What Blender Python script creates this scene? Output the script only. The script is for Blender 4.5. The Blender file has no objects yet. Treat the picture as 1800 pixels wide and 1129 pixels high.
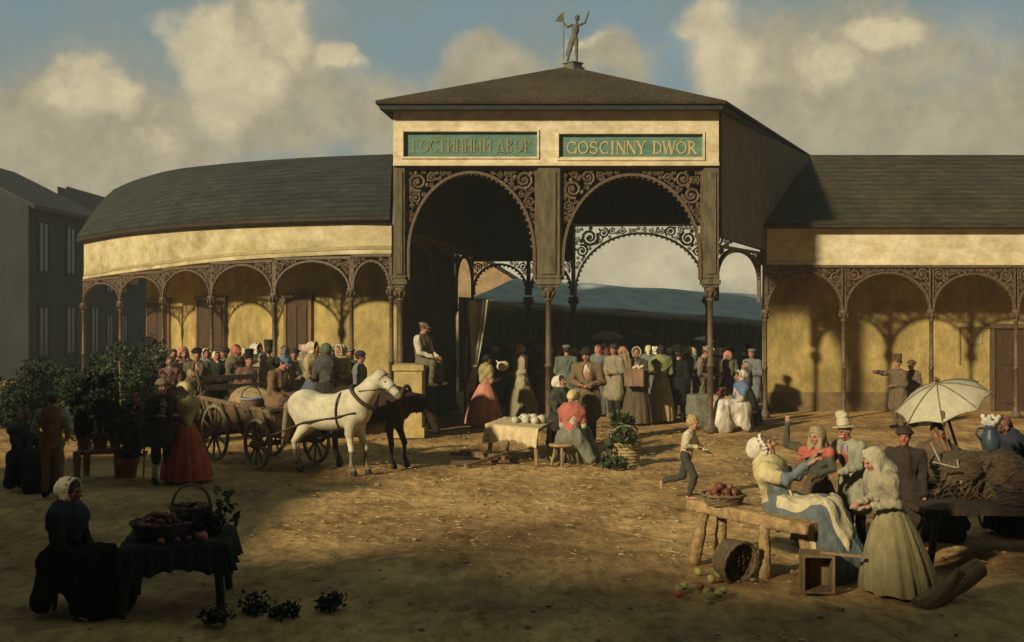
import bpy, math, random
import numpy as np
from mathutils import Vector, Matrix
R = math.radians
random.seed(7); rng = np.random.default_rng(7)
sc = bpy.context.scene
COL = sc.collection

# ------------------------------------------------------------------ camera, sky, sun, exposure
EYE, F = 2.5, 2000.0
cam_d = bpy.data.cameras.new('camera'); cam = bpy.data.objects.new('camera', cam_d); COL.objects.link(cam)
cam.location = (0, 0, EYE); cam.rotation_euler = (R(90), 0, 0)
cam_d.sensor_width = 36; cam_d.lens = 36*F/1800; cam_d.shift_y = -14.5/1800
cam_d.clip_start = .1; cam_d.clip_end = 3000
sc.camera = cam
SUN_AZ, SUN_EL = R(42), R(23)          # from behind the viewer's left shoulder
sd = Vector((math.sin(SUN_AZ)*math.cos(SUN_EL), math.cos(SUN_AZ)*math.cos(SUN_EL), -math.sin(SUN_EL)))
sl = bpy.data.lights.new('sun', 'SUN'); sl.energy = 4.7; sl.angle = R(2.5); sl.color = (1, .87, .64)
so = bpy.data.objects.new('sun', sl); COL.objects.link(so); so.location = (-30, -30, 30)
so.rotation_euler = sd.to_track_quat('-Z', 'Y').to_euler()
sc.view_settings.view_transform = 'Standard'; sc.view_settings.look = 'None'
sc.view_settings.exposure = 0; sc.view_settings.gamma = 1
try: sc.cycles.use_denoising = True
except Exception: pass

def px(x, y, d): return Vector(((x-900)*d/F, d, EYE-(y-550)*d/F))
def gd(y): return EYE*F/(y-550)

W = bpy.data.worlds.new('World'); sc.world = W; W.use_nodes = True
def world():
    nt = W.node_tree; N = nt.nodes; L = nt.links; N.clear()
    out = N.new('ShaderNodeOutputWorld'); bg = N.new('ShaderNodeBackground'); bg.inputs[1].default_value = .1
    sky = N.new('ShaderNodeTexSky'); sky.sky_type = 'NISHITA'; sky.sun_disc = False
    sky.sun_elevation = SUN_EL; sky.sun_rotation = R(180)+SUN_AZ; sky.dust_density = 2.0
    tc = N.new('ShaderNodeTexCoord')
    def math_(op, a, b=None, c=None):
        n = N.new('ShaderNodeMath'); n.operation = op
        for i, v in enumerate((a, b, c)):
            if v is None: continue
            if isinstance(v, (int, float)): n.inputs[i].default_value = v
            else: L.new(v, n.inputs[i])
        return n.outputs[0]
    def noise(scale, det, vec, rough=.6):
        n = N.new('ShaderNodeTexNoise'); n.inputs['Scale'].default_value = scale; n.inputs['Detail'].default_value = det
        n.inputs['Roughness'].default_value = rough; L.new(vec, n.inputs['Vector']); return n
    D = tc.outputs['Generated']
    wn = noise(7, 9, D, .58)
    wv = N.new('ShaderNodeVectorMath'); wv.operation = 'MULTIPLY_ADD'
    L.new(wn.outputs['Color'], wv.inputs[0]); wv.inputs[1].default_value = (.16,)*3; L.new(D, wv.inputs[2])
    Dw = wv.outputs[0]                       # warped by +0.08 on average
    def blob(x, y, r, flat=1.0):
        v = Vector(((x-900)/F, 1, -(y-550)/F)).normalized()+Vector((.08,)*3)
        s = N.new('ShaderNodeVectorMath'); s.operation = 'SUBTRACT'; L.new(Dw, s.inputs[0]); s.inputs[1].default_value = v
        m = N.new('ShaderNodeVectorMath'); m.operation = 'MULTIPLY'; L.new(s.outputs[0], m.inputs[0]); m.inputs[1].default_value = (1, 1, flat)
        l = N.new('ShaderNodeVectorMath'); l.operation = 'LENGTH'; L.new(m.outputs[0], l.inputs[0])
        mr = N.new('ShaderNodeMapRange'); mr.interpolation_type = 'SMOOTHSTEP'
        L.new(l.outputs['Value'], mr.inputs[0]); mr.inputs[1].default_value = r*1.34/F; mr.inputs[2].default_value = r*.55/F
        return mr.outputs[0]
    def total(bl):
        t = None
        for b in bl:
            o = blob(*b); t = o if t is None else math_('MAXIMUM', t, o)
        return t
    grey = total([(120, 260, 190, 1.3), (300, 250, 160, 1.6), (480, 140, 170, 1.3), (600, 210, 150, 1.6), (850, 150, 110, 2), (1080, 130, 110, 1.8), (1420, 180, 170, 1.2),
                  (1620, 200, 220, 1.4), (1760, 260, 180, 1.5), (1550, 60, 120, 1.6), (40, 330, 150, 1.2), (1180, 470, 250, 1.5)])
    brt = total([(340, 95, 70, 1.2), (500, 60, 60, 1.2), (420, 150, 80, 1.4), (1260, 75, 62, .8), (1290, 150, 70, 1), (150, 170, 60, 1.3), (280, 235, 50, 1.3), (610, 80, 34, 1.), (1010, 98, 40, 1.8),
                 (1560, 40, 70, 2), (1450, 110, 60, 1.3), (1130, 440, 170, 1.4), (1300, 470, 90, 1.4), (920, 480, 80, 1.4)])
    fn = noise(10, 8, D, .62); fn2 = noise(34, 7, D, .66)
    def mix(fac, a, b, mode='MIX'):
        m = N.new('ShaderNodeMix'); m.data_type = 'RGBA'; m.blend_type = mode
        if isinstance(fac, (int, float)): m.inputs[0].default_value = fac
        else: L.new(fac, m.inputs[0])
        for i, v in ((6, a), (7, b)):
            if isinstance(v, tuple): m.inputs[i].default_value = (*v, 1)
            else: L.new(v, m.inputs[i])
        return m.outputs[2]
    def contrast(v, lo, hi):
        mr = N.new('ShaderNodeMapRange'); L.new(v, mr.inputs[0]); mr.inputs[1].default_value = lo; mr.inputs[2].default_value = hi; return mr.outputs[0]
    base = mix(.75, sky.outputs[0], (1.75, 2.6, 2.75))
    base = mix(contrast(fn.outputs[0], .35, .7), base, (2.2, 2.65, 2.35))
    g = math_('MULTIPLY', grey, contrast(fn.outputs[0], .2, .46))
    c1 = mix(g, base, mix(contrast(fn2.outputs[0], .35, .65), (3.4, 3.0, 2.05), (4.6, 4.0, 2.7)))
    b = math_('MULTIPLY', brt, contrast(fn.outputs[0], .3, .46))
    c2 = mix(b, c1, mix(contrast(fn2.outputs[0], .35, .65), (5.2, 4.5, 2.9), (6.8, 5.8, 3.6)))
    # sky overhead and behind the viewer dimmed, added to deepen the foreground shade
    sx = N.new('ShaderNodeSeparateXYZ'); L.new(D, sx.inputs[0])
    back = contrast(sx.outputs[1], .05, -.55)
    c3 = mix(back, c2, (.13, .13, .12))
    L.new(c3, bg.inputs[0]); L.new(bg.outputs[0], out.inputs[0])
world()

# ------------------------------------------------------------------ materials
_M = {}
def mat(name, rgb, rough=.85, var=.35, scale=6.0, bump=.3, stretch=(1, 1, 1), second=None, bscale=None, metal=0, spec=.3, coord='Object', courses=0, stain=0, island=0, objrand=0):
    if name in _M: return _M[name]
    m = bpy.data.materials.new(name); m.use_nodes = True; nt = m.node_tree; N = nt.nodes; L = nt.links
    b = N['Principled BSDF']; b.inputs['Roughness'].default_value = rough; b.inputs['Metallic'].default_value = metal
    b.inputs['Specular IOR Level'].default_value = spec
    tc = N.new('ShaderNodeTexCoord'); mp = N.new('ShaderNodeMapping'); mp.inputs['Scale'].default_value = stretch
    L.new(tc.outputs[coord], mp.inputs[0])
    n1 = N.new('ShaderNodeTexNoise'); n1.inputs['Scale'].default_value = scale; n1.inputs['Detail'].default_value = 6; n1.inputs['Roughness'].default_value = .65
    L.new(mp.outputs[0], n1.inputs['Vector'])
    cr = N.new('ShaderNodeValToRGB'); e = cr.color_ramp.elements
    s2 = second if second else tuple(c*(1-var) for c in rgb)
    e[0].position = .32; e[0].color = (*s2, 1); e[1].position = .66; e[1].color = (*(min(1, c*(1+var*.35)) for c in rgb), 1)
    L.new(n1.outputs[0], cr.inputs[0]); L.new(cr.outputs[0], b.inputs['Base Color'])
    if bump:
        n2 = N.new('ShaderNodeTexNoise'); n2.inputs['Scale'].default_value = bscale or scale*3.5; n2.inputs['Detail'].default_value = 4
        L.new(mp.outputs[0], n2.inputs['Vector'])
        bp = N.new('ShaderNodeBump'); bp.inputs['Strength'].default_value = bump; bp.inputs['Distance'].default_value = .03
        hgt = n2.outputs[0]
        if courses:      # overlapping courses of slate or shingle
            wv = N.new('ShaderNodeTexWave'); wv.wave_type = 'BANDS'; wv.bands_direction = 'Z'; wv.wave_profile = 'SAW'; wv.inputs['Scale'].default_value = courses; wv.inputs['Distortion'].default_value = .5; wv.inputs['Detail Scale'].default_value = 3
            L.new(tc.outputs[coord], wv.inputs['Vector'])
            ad = N.new('ShaderNodeMath'); ad.operation = 'MULTIPLY_ADD'; L.new(wv.outputs['Fac'], ad.inputs[0]); ad.inputs[1].default_value = 1.2; L.new(n2.outputs[0], ad.inputs[2]); hgt = ad.outputs[0]
            mu = N.new('ShaderNodeMix'); mu.data_type = 'RGBA'; mu.blend_type = 'MULTIPLY'; mu.inputs[0].default_value = .5; L.new(cr.outputs[0], mu.inputs[6]); L.new(wv.outputs['Color'], mu.inputs[7]); L.new(mu.outputs[2], b.inputs['Base Color'])
        L.new(hgt, bp.inputs['Height']); L.new(bp.outputs[0], b.inputs['Normal'])
    def over(fac_out, lo, hi, clo, chi, f=1.0):
        src = b.inputs['Base Color'].links[0].from_socket
        r_ = N.new('ShaderNodeValToRGB'); q = r_.color_ramp.elements; q[0].position = lo; q[1].position = hi; q[0].color = (*clo, 1); q[1].color = (*chi, 1); L.new(fac_out, r_.inputs[0])
        x = N.new('ShaderNodeMix'); x.data_type = 'RGBA'; x.blend_type = 'MULTIPLY'; x.inputs[0].default_value = f; L.new(src, x.inputs[6]); L.new(r_.outputs[0], x.inputs[7]); L.new(x.outputs[2], b.inputs['Base Color'])
    if stain:      # damp patches, flaking and fine cracks of old plaster
        s1 = N.new('ShaderNodeTexNoise'); s1.inputs['Scale'].default_value = .8; s1.inputs['Detail'].default_value = 9; s1.inputs['Roughness'].default_value = .7; L.new(tc.outputs[coord], s1.inputs['Vector']); over(s1.outputs[0], .36, .56, (.62, .6, .5), (1.05, 1.03, 1), stain)
        s2 = N.new('ShaderNodeTexNoise'); s2.inputs['Scale'].default_value = 11; s2.inputs['Detail'].default_value = 6; s2.inputs['Roughness'].default_value = .75; L.new(tc.outputs[coord], s2.inputs['Vector']); over(s2.outputs[0], .3, .42, (.6, .5, .38), (1, 1, 1), stain)
    if island:
        gi = N.new('ShaderNodeNewGeometry'); over(gi.outputs['Random Per Island'], .05, .95, (.4, .45, .42), (1.45, 1.35, 1.05))
    if objrand:
        oi = N.new('ShaderNodeObjectInfo'); over(oi.outputs['Random'], 0, 1, (.5, .6, .6), (1.5, 1.7, 1.2))
    _M[name] = m
    return m
def cloth(rgb, var=.3):
    l = sum(rgb)/3; rgb = tuple(c*.78+.22*l*q for c, q in zip(rgb, (1.12, .98, .66)))
    return mat('cloth_%d_%d_%d' % tuple(int(c*999) for c in rgb), rgb, .95, var, 6, .35, (1.5, 1.5, .8), bscale=30, spec=.1)
def wood(rgb=(.2, .12, .05), name='wood'):
    return mat('%s_%d_%d_%d' % (name, *[int(c*999) for c in rgb]), rgb, .8, .55, 9, .5, (1, 1, .22))

# ------------------------------------------------------------------ mesh builder
class MB:
    def __init__(s): s.v = []; s.f = []; s.m = []
    def add(s, vs, fs, m=0):
        o = len(s.v); s.v += [tuple(p) for p in vs]; s.f += [tuple(i+o for i in f) for f in fs]; s.m += [m]*len(fs)
    def hexa(s, p, m=0):     # 8 points: bottom ring 0-3, top ring 4-7
        s.add(p, [(3, 2, 1, 0), (4, 5, 6, 7), (0, 1, 5, 4), (1, 2, 6, 5), (2, 3, 7, 6), (3, 0, 4, 7)], m)
    def box(s, c, h, M=None, m=0):
        c = Vector(c); P = []
        for z in (-1, 1):
            for x, y in ((-1, -1), (1, -1), (1, 1), (-1, 1)):
                q = Vector((x*h[0], y*h[1], z*h[2])); P.append(c+(M @ q if M else q))
        s.hexa(P, m)
    def beam(s, a, b, w, h, up=(0, 0, 1), m=0):
        a, b = Vector(a), Vector(b); d = (b-a).normalized(); r = d.cross(Vector(up))
        if r.length < 1e-4: r = d.cross(Vector((0, 1, 0)))
        r.normalize(); u = r.cross(d)
        M = Matrix((r, d, u)).transposed()
        s.box((a+b)/2, (w/2, (b-a).length/2, h/2), M, m)
    def tube(s, path, rad, n=8, m=0, cap=True, flat=1.0, ref=None):
        path = [Vector(p) for p in path]; k = len(path)
        if not hasattr(rad, '__len__'): rad = [rad]*k
        vs = []; pr = None
        for i, p in enumerate(path):
            t = (path[min(i+1, k-1)]-path[max(i-1, 0)])
            t = t.normalized() if t.length > 1e-9 else Vector((0, 0, 1))
            if pr is None:
                a = Vector(ref) if ref else (Vector((0, 0, 1)) if abs(t.z) < .9 else Vector((1, 0, 0)))
            else: a = pr
            a = (a-t*a.dot(t));
            if a.length < 1e-6: a = t.orthogonal()
            a.normalize(); b = t.cross(a); pr = a
            for j in range(n):
                q = 2*math.pi*(j+.5)/n
                vs.append(p+a*math.cos(q)*rad[i]*flat+b*math.sin(q)*rad[i])
        fs = []
        for i in range(k-1):
            for j in range(n):
                fs.append((i*n+j, i*n+(j+1) % n, (i+1)*n+(j+1) % n, (i+1)*n+j))
        if cap: fs += [tuple(range(n))[::-1], tuple((k-1)*n+j for j in range(n))]
        s.add(vs, fs, m)
    def lathe(s, prof, c=(0, 0, 0), n=20, m=0, axis=None, sx=1, sy=1, wob=0, ph=0, nw=6):
        c = Vector(c); vs = []; M = axis if axis else Matrix.Identity(3)
        for r, z in prof:
            for j in range(n):
                q = 2*math.pi*j/n; rr = r*(1+wob*math.sin(nw*q+ph))
                vs.append(c+M @ Vector((rr*math.cos(q)*sx, rr*math.sin(q)*sy, z)))
        fs = []
        for i in range(len(prof)-1):
            for j in range(n): fs.append((i*n+j, i*n+(j+1) % n, (i+1)*n+(j+1) % n, (i+1)*n+j))
        fs += [tuple(range(n))[::-1], tuple((len(prof)-1)*n+j for j in range(n))]
        s.add(vs, fs, m)
    def ball(s, c, r, n=10, m=0, sq=(1, 1, 1)):
        c = Vector(c); vs = []; k = max(4, n//2+1)
        for i in range(1, k):
            t = math.pi*i/k
            for j in range(n):
                q = 2*math.pi*j/n
                vs.append(c+Vector((r*sq[0]*math.sin(t)*math.cos(q), r*sq[1]*math.sin(t)*math.sin(q), -r*sq[2]*math.cos(t))))
        fs = [(i*n+j, i*n+(j+1) % n, (i+1)*n+(j+1) % n, (i+1)*n+j) for i in range(k-2) for j in range(n)]
        b = len(vs); vs += [c-Vector((0, 0, r*sq[2])), c+Vector((0, 0, r*sq[2]))]
        fs += [(b, (j+1) % n, j) for j in range(n)]+[(b+1, (k-2)*n+j, (k-2)*n+(j+1) % n) for j in range(n)]
        s.add(vs, fs, m)
    def grid(s, P, m=0):     # P[i][j]
        a, b = len(P), len(P[0])
        s.add([p for r in P for p in r], [(i*b+j, i*b+j+1, (i+1)*b+j+1, (i+1)*b+j) for i in range(a-1) for j in range(b-1)], m)
    def slab(s, P, off, m=0):   # closed sheet with thickness: offset vector
        a, b = len(P), len(P[0]); off = Vector(off)
        vs = [Vector(p) for r in P for p in r]; n = len(vs); vs = vs+[v+off for v in vs]
        fs = []
        for i in range(a-1):
            for j in range(b-1):
                q = (i*b+j, i*b+j+1, (i+1)*b+j+1, (i+1)*b+j); fs.append(q); fs.append(tuple(x+n for x in q[::-1]))
        for i in range(a-1):
            fs.append((i*b, (i+1)*b, (i+1)*b+n, i*b+n)); fs.append(((i+1)*b+b-1, i*b+b-1, i*b+b-1+n, (i+1)*b+b-1+n))
        for j in range(b-1):
            fs.append((j+1, j, j+n, j+1+n)); e = (a-1)*b; fs.append((e+j, e+j+1, e+j+1+n, e+j+n))
        s.add(vs, fs, m)
    def prism(s, pts, off, m=0):   # polygon + extrusion
        n = len(pts); off = Vector(off); vs = [Vector(p) for p in pts]; vs += [v+off for v in vs]
        s.add(vs, [tuple(range(n))[::-1], tuple(range(n, 2*n))]+[(i, (i+1) % n, (i+1) % n+n, i+n) for i in range(n)], m)
    def build(s, name, mats, parent=None, smooth=False, loc=None):
        me = bpy.data.meshes.new(name)
        vs = s.v
        if loc is not None: l = Vector(loc); vs = [tuple(Vector(p)-l) for p in s.v]
        me.from_pydata(vs, [], s.f); me.validate(); me.update()
        if not isinstance(mats, (list, tuple)): mats = [mats]
        for q in mats: me.materials.append(q)
        if len(mats) > 1 and len(me.polygons) == len(s.m): me.polygons.foreach_set('material_index', s.m)
        if smooth: me.polygons.foreach_set('use_smooth', [True]*len(me.polygons))
        import bmesh
        bm = bmesh.new(); bm.from_mesh(me); bmesh.ops.recalc_face_normals(bm, faces=bm.faces); bm.to_mesh(me); bm.free()
        o = bpy.data.objects.new(name, me); COL.objects.link(o)
        if parent is not None: o.parent = parent
        if loc is not None: o.location = loc
        return o

def tag(o, label=None, cat=None, group=None, kind=None):
    if label: o['label'] = label
    if cat: o['category'] = cat
    if group: o['group'] = group
    if kind: o['kind'] = kind
    return o
def empty(name, loc=(0, 0, 0), rz=0, s=1, label=None, cat=None, group=None):
    o = bpy.data.objects.new(name, None); COL.objects.link(o); o.location = loc; o.rotation_euler = (0, 0, rz); o.scale = (s, s, s)
    o.empty_display_size = .2
    return tag(o, label, cat, group)
def copy_tree(o, parent=None):
    c = o.copy(); COL.objects.link(c); c.parent = parent
    for ch in list(o.children): copy_tree(ch, c)
    return c

# ------------------------------------------------------------------ smooth-blended bodies: distance field + surface nets
class SDF:
    def __init__(s): s.o = []
    def cap(s, a, b, ra, rb=None, k=.03, op='u'):
        rb = ra if rb is None else rb; a = np.array(a, float); b = np.array(b, float); r = max(ra, rb)
        s.o.append((op, k, np.minimum(a, b)-r, np.maximum(a, b)+r, ('c', a, b, ra, rb))); return s
    def ell(s, c, r, M=None, k=.03, op='u'):
        c = np.array(c, float); r = np.array(r, float); M = np.eye(3) if M is None else np.array(M, float)
        e = np.sqrt(((M*r)**2).sum(1))
        s.o.append((op, k, c-e, c+e, ('e', c, r, M))); return s
    def box(s, c, h, M=None, rd=.01, k=.02, op='u'):
        c = np.array(c, float); h = np.array(h, float); M = np.eye(3) if M is None else np.array(M, float)
        e = np.abs(M) @ h+rd
        s.o.append((op, k, c-e, c+e, ('b', c, h, M, rd))); return s
    def cyl(s, a, b, ra, rb, k=.01, op='u'):
        a = np.array(a, float); b = np.array(b, float); r = max(ra, rb)
        s.o.append((op, k, np.minimum(a, b)-r, np.maximum(a, b)+r, ('y', a, b, ra, rb))); return s
    @staticmethod
    def dist(p, X, Y, Z):
        t = p[0]
        if t == 'c':
            _, a, b, ra, rb = p; ba = b-a; L = float(ba @ ba)+1e-12
            x, y, z = X-a[0], Y-a[1], Z-a[2]
            h = np.clip((x*ba[0]+y*ba[1]+z*ba[2])/L, 0, 1)
            return np.sqrt((x-h*ba[0])**2+(y-h*ba[1])**2+(z-h*ba[2])**2)-(ra+(rb-ra)*h)
        if t == 'y':
            _, a, b, ra, rb = p; ba = b-a; l = math.sqrt(float(ba @ ba))+1e-9; u = ba/l
            x, y, z = X-a[0], Y-a[1], Z-a[2]
            h = x*u[0]+y*u[1]+z*u[2]
            rr = np.sqrt(np.maximum(x*x+y*y+z*z-h*h, 0))
            return np.maximum(rr-(ra+(rb-ra)*np.clip(h/l, 0, 1)), np.maximum(-h, h-l))
        x, y, z = X-p[1][0], Y-p[1][1], Z-p[1][2]; M = p[3]
        q = [x*M[0, i]+y*M[1, i]+z*M[2, i] for i in range(3)]
        if t == 'e':
            r = p[2]; k0 = np.sqrt((q[0]/r[0])**2+(q[1]/r[1])**2+(q[2]/r[2])**2)
            k1 = np.sqrt((q[0]/r[0]**2)**2+(q[1]/r[1]**2)**2+(q[2]/r[2]**2)**2)+1e-9
            return k0*(k0-1)/k1
        h = p[2]; rd = p[4]; d = [np.abs(q[i])-h[i] for i in range(3)]
        out = np.sqrt(sum(np.maximum(e, 0)**2 for e in d)); ins = np.minimum(np.maximum(np.maximum(d[0], d[1]), d[2]), 0)
        return out+ins-rd
    def mesh(s, vox):
        add = [o for o in s.o if o[0] == 'u']
        lo = np.min([o[2] for o in add], 0)-.06-2*vox; hi = np.max([o[3] for o in add], 0)+.06+2*vox
        n = np.ceil((hi-lo)/vox).astype(int)+1
        G = np.full(n, .3, np.float32)
        ax = [(lo[i]+vox*np.arange(n[i])).astype(np.float32) for i in range(3)]
        for op, k, a, b, p in s.o:
            pad = k+2.5*vox
            if op == 'i': i0 = np.zeros(3, int); i1 = n
            else:
                i0 = np.clip(np.floor((a-pad-lo)/vox).astype(int), 0, n); i1 = np.clip(np.ceil((b+pad-lo)/vox).astype(int)+1, 0, n)
            if (i1 <= i0).any(): continue
            sl_ = tuple(slice(i0[i], i1[i]) for i in range(3))
            d = s.dist(p, ax[0][sl_[0]][:, None, None], ax[1][sl_[1]][None, :, None], ax[2][sl_[2]][None, None, :])
            g = G[sl_]
            if op == 'u':
                h = np.maximum(k-np.abs(g-d), 0)/k; G[sl_] = np.minimum(g, d)-h*h*k*.25
            else:
                if op == 's': d = -d
                h = np.maximum(k-np.abs(g-d), 0)/k; G[sl_] = np.maximum(g, d)+h*h*k*.25
        S = G < 0
        c = np.zeros(n-1, np.int8)
        for i in (0, 1):
            for j in (0, 1):
                for l in (0, 1): c += S[i:n[0]-1+i, j:n[1]-1+j, l:n[2]-1+l]
        mask = (c > 0) & (c < 8)
        ids = np.argwhere(mask); idx = np.full(n-1, -1, np.int32); idx[mask] = np.arange(len(ids))
        acc = np.zeros((len(ids), 3)); cnt = np.zeros(len(ids))
        cor = [(i, j, l) for i in (0, 1) for j in (0, 1) for l in (0, 1)]
        fv = {q: G[ids[:, 0]+q[0], ids[:, 1]+q[1], ids[:, 2]+q[2]] for q in cor}
        for q in cor:
            for e in range(3):
                if q[e] == 0:
                    w = list(q); w[e] = 1; w = tuple(w)
                    fa, fb = fv[q], fv[w]; cr = (fa < 0) != (fb < 0)
                    t = np.where(cr, fa/np.where(cr, fa-fb, 1), 0)
                    for u in range(3): acc[:, u] += np.where(cr, q[u]+(t if u == e else 0), 0)
                    cnt += cr
        V = lo+vox*(ids+acc/cnt[:, None])
        Q = []
        for e in range(3):
            a, b = [u for u in range(3) if u != e]
            s0 = [slice(1, -1)]*3; s1 = [slice(1, -1)]*3; s0[e] = slice(0, n[e]-1); s1[e] = slice(1, n[e])
            s0, s1 = tuple(s0), tuple(s1)
            d = S[s0] != S[s1]; w = np.argwhere(d); ins = S[s0][d]
            off = np.array([1, 1, 1]); off[e] = 0; w = w+off
            def g(da, db):
                q = w.copy(); q[:, a] -= da; q[:, b] -= db
                return idx[q[:, 0], q[:, 1], q[:, 2]]
            q = np.stack([g(1, 1), g(0, 1), g(0, 0), g(1, 0)], 1)
            fl = ins if e != 1 else ~ins
            q[~fl] = q[~fl][:, ::-1]; Q.append(q)
        Q = np.concatenate(Q); Q = Q[(Q >= 0).all(1)]
        return V, Q
def vnormals(V, Q):
    n = np.cross(V[Q[:, 2]]-V[Q[:, 0]], V[Q[:, 3]]-V[Q[:, 1]]); N = np.zeros_like(V)
    for i in range(4): np.add.at(N, Q[:, i], n)
    return N/(np.linalg.norm(N, axis=1, keepdims=True)+1e-12)
def wrinkle(V, Q, amp, freq=1.0, seed=0, zs=.35):
    r = np.random.default_rng(seed); N = vnormals(V, Q); f = np.zeros(len(V))
    for i in range(5):
        d = r.normal(size=3); d[2] *= zs; d /= np.linalg.norm(d)
        w = (28+30*r.random())*freq
        f += (1-1.7*np.abs(np.sin((V @ d*w+r.random()*6+1.5*np.sin(V @ r.normal(size=3)*9))*.5))**.8)*1.25/(1+.3*i)
    return V+N*(amp*f/2.2)[:, None]
def nmesh(name, V, Q, mats, parent, mi=None, loc=None):
    me = bpy.data.meshes.new(name); me.vertices.add(len(V)); me.vertices.foreach_set('co', V.astype(np.float32).ravel())
    me.loops.add(Q.size); me.loops.foreach_set('vertex_index', Q.astype(np.int32).ravel())
    me.polygons.add(len(Q)); me.polygons.foreach_set('loop_start', np.arange(0, Q.size, 4, dtype=np.int32))
    try: me.polygons.foreach_set('loop_total', np.full(len(Q), 4, np.int32))
    except Exception: pass
    if not isinstance(mats, (list, tuple)): mats = [mats]
    for m in mats: me.materials.append(m)
    if mi is not None: me.polygons.foreach_set('material_index', mi.astype(np.int32))
    me.polygons.foreach_set('use_smooth', np.ones(len(Q), bool))
    me.update(calc_edges=True); me.validate()
    o = bpy.data.objects.new(name, me); COL.objects.link(o)
    if parent is not None: o.parent = parent
    return o
# ------------------------------------------------------------------ people
def skin_mats(tone=0):
    t = [(.42, .2, .11), (.46, .24, .14), (.36, .15, .08), (.2, .09, .05)][tone]
    ru = [(.42, .16, .09), (.46, .19, .115), (.4, .11, .06), (.2, .075, .045)][tone]
    return [mat('skin%d' % tone, t, .6, .18, 14, .1), mat('skin_ruddy%d' % tone, ru, .6, .15, 14, .1),
            mat('eye_dark', (.02, .012, .008), .4, .1, 5, 0), mat('lip%d' % tone, tuple(c*.75 for c in ru), .5, .1, 9, 0)]
def rotm(axis, a):
    c, s_ = math.cos(a), math.sin(a)
    return {'x': np.array([[1, 0, 0], [0, c, -s_], [0, s_, c]]), 'y': np.array([[c, 0, s_], [0, 1, 0], [-s_, 0, c]]), 'z': np.array([[c, -s_, 0], [s_, c, 0], [0, 0, 1]])}[axis]
ARM = {  # elbow and wrist offsets from the shoulder, for the arm at +X (x mirrored for the other)
    'down': ((.05, .03, -.28), (.05, -.05, -.52)), 'fold': ((.08, .0, -.27), (-.09, -.2, -.3)), 'carry': ((.07, -.02, -.27), (-.03, -.27, -.22)),
    'hip': ((.17, .06, -.22), (.06, -.06, -.4)), 'up': ((.1, -.16, -.12), (.0, -.3, .08)), 'lap': ((.05, -.08, -.27), (-.06, -.3, -.36)), 'raise': ((.2, -.02, .1), (.22, -.06, .36))}
def skel(sit=False, lean=0, side=0, armL='down', armR='down', head=(0, 0, 0), legs=None, hs=1.0, seat=.5, wide=1.0):
    J = {}; hz = seat if sit else .9
    pel = np.array([0, 0, hz]); Rm = rotm('x', R(lean)) @ rotm('y', R(side)); J['R'] = Rm      # lean > 0: forward (towards -Y)
    Rm = rotm('y', R(side)) @ rotm('x', R(lean)); J['R'] = Rm
    up = lambda x, y, z: pel+Rm @ np.array([x, y, z])
    J['pel'] = pel; J['abd'] = up(0, 0, .17); J['che'] = up(0, 0, .36); J['nec'] = up(0, .012, .5); J['hb'] = up(0, -.01, .585)
    Hm = Rm @ rotm('z', R(head[0])) @ rotm('x', R(head[1])) @ rotm('y', R(head[2])); J['H'] = Hm; J['hs'] = hs
    J['head'] = J['hb']+Hm @ np.array([0, -.012, .1*hs])
    for n, sg, a in (('L', -1, armL), ('R', 1, armR)):
        e, w = ARM[a] if isinstance(a, str) else a
        sh = up(sg*.175*wide, 0, .455); J['sh'+n] = sh
        J['el'+n] = sh+Rm @ np.array([sg*e[0], e[1], e[2]]); J['wr'+n] = sh+Rm @ np.array([sg*w[0], w[1], w[2]])
        J['hi'+n] = pel+np.array([sg*.09, 0, -.03])
        if sit: J['kn'+n] = np.array([sg*.085, -.42, hz+.02]); J['an'+n] = np.array([sg*.1, -.44, .08])
        else: J['kn'+n] = np.array([sg*.1, -.02, .48]); J['an'+n] = np.array([sg*.11, .02, .08])
        d = np.array([0, -1., 0]); J['to'+n] = d
    if legs:
        for k_, v in legs.items(): J[k_] = np.array(v, float)
    return J
def body_sdf(J, vox, fem=False, fine=True):
    s = SDF(); Rm = J['R']
    s.ell(J['pel']+np.array([0, 0, .03]), (.155, .11, .13), Rm, .05).cap(J['pel'], J['che'], .11, .12, .05)
    s.ell(J['che'], (.16, .108, .17), Rm, .05).cap(J['shL'], J['shR'], .055, .055, .05).cap(J['nec'], J['hb'], .056, .05, .03)
    for n in 'LR':
        s.cap(J['sh'+n], J['el'+n], .05, .04, .03).cap(J['el'+n], J['wr'+n], .041, .027, .02)
        s.cap(J['hi'+n], J['kn'+n], .085, .056, .05).cap(J['kn'+n], J['an'+n], .056, .034, .03)
        t = J['to'+n]; s.cap(J['an'+n]+np.array([0, .03, -.03]), J['an'+n]+t*.15+np.array([0, 0, -.045 if abs(t[2]) < .5 else 0]), .038, .028, .03)
        hand(s, J, n)
    head_sdf(s, J); return s
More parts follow.
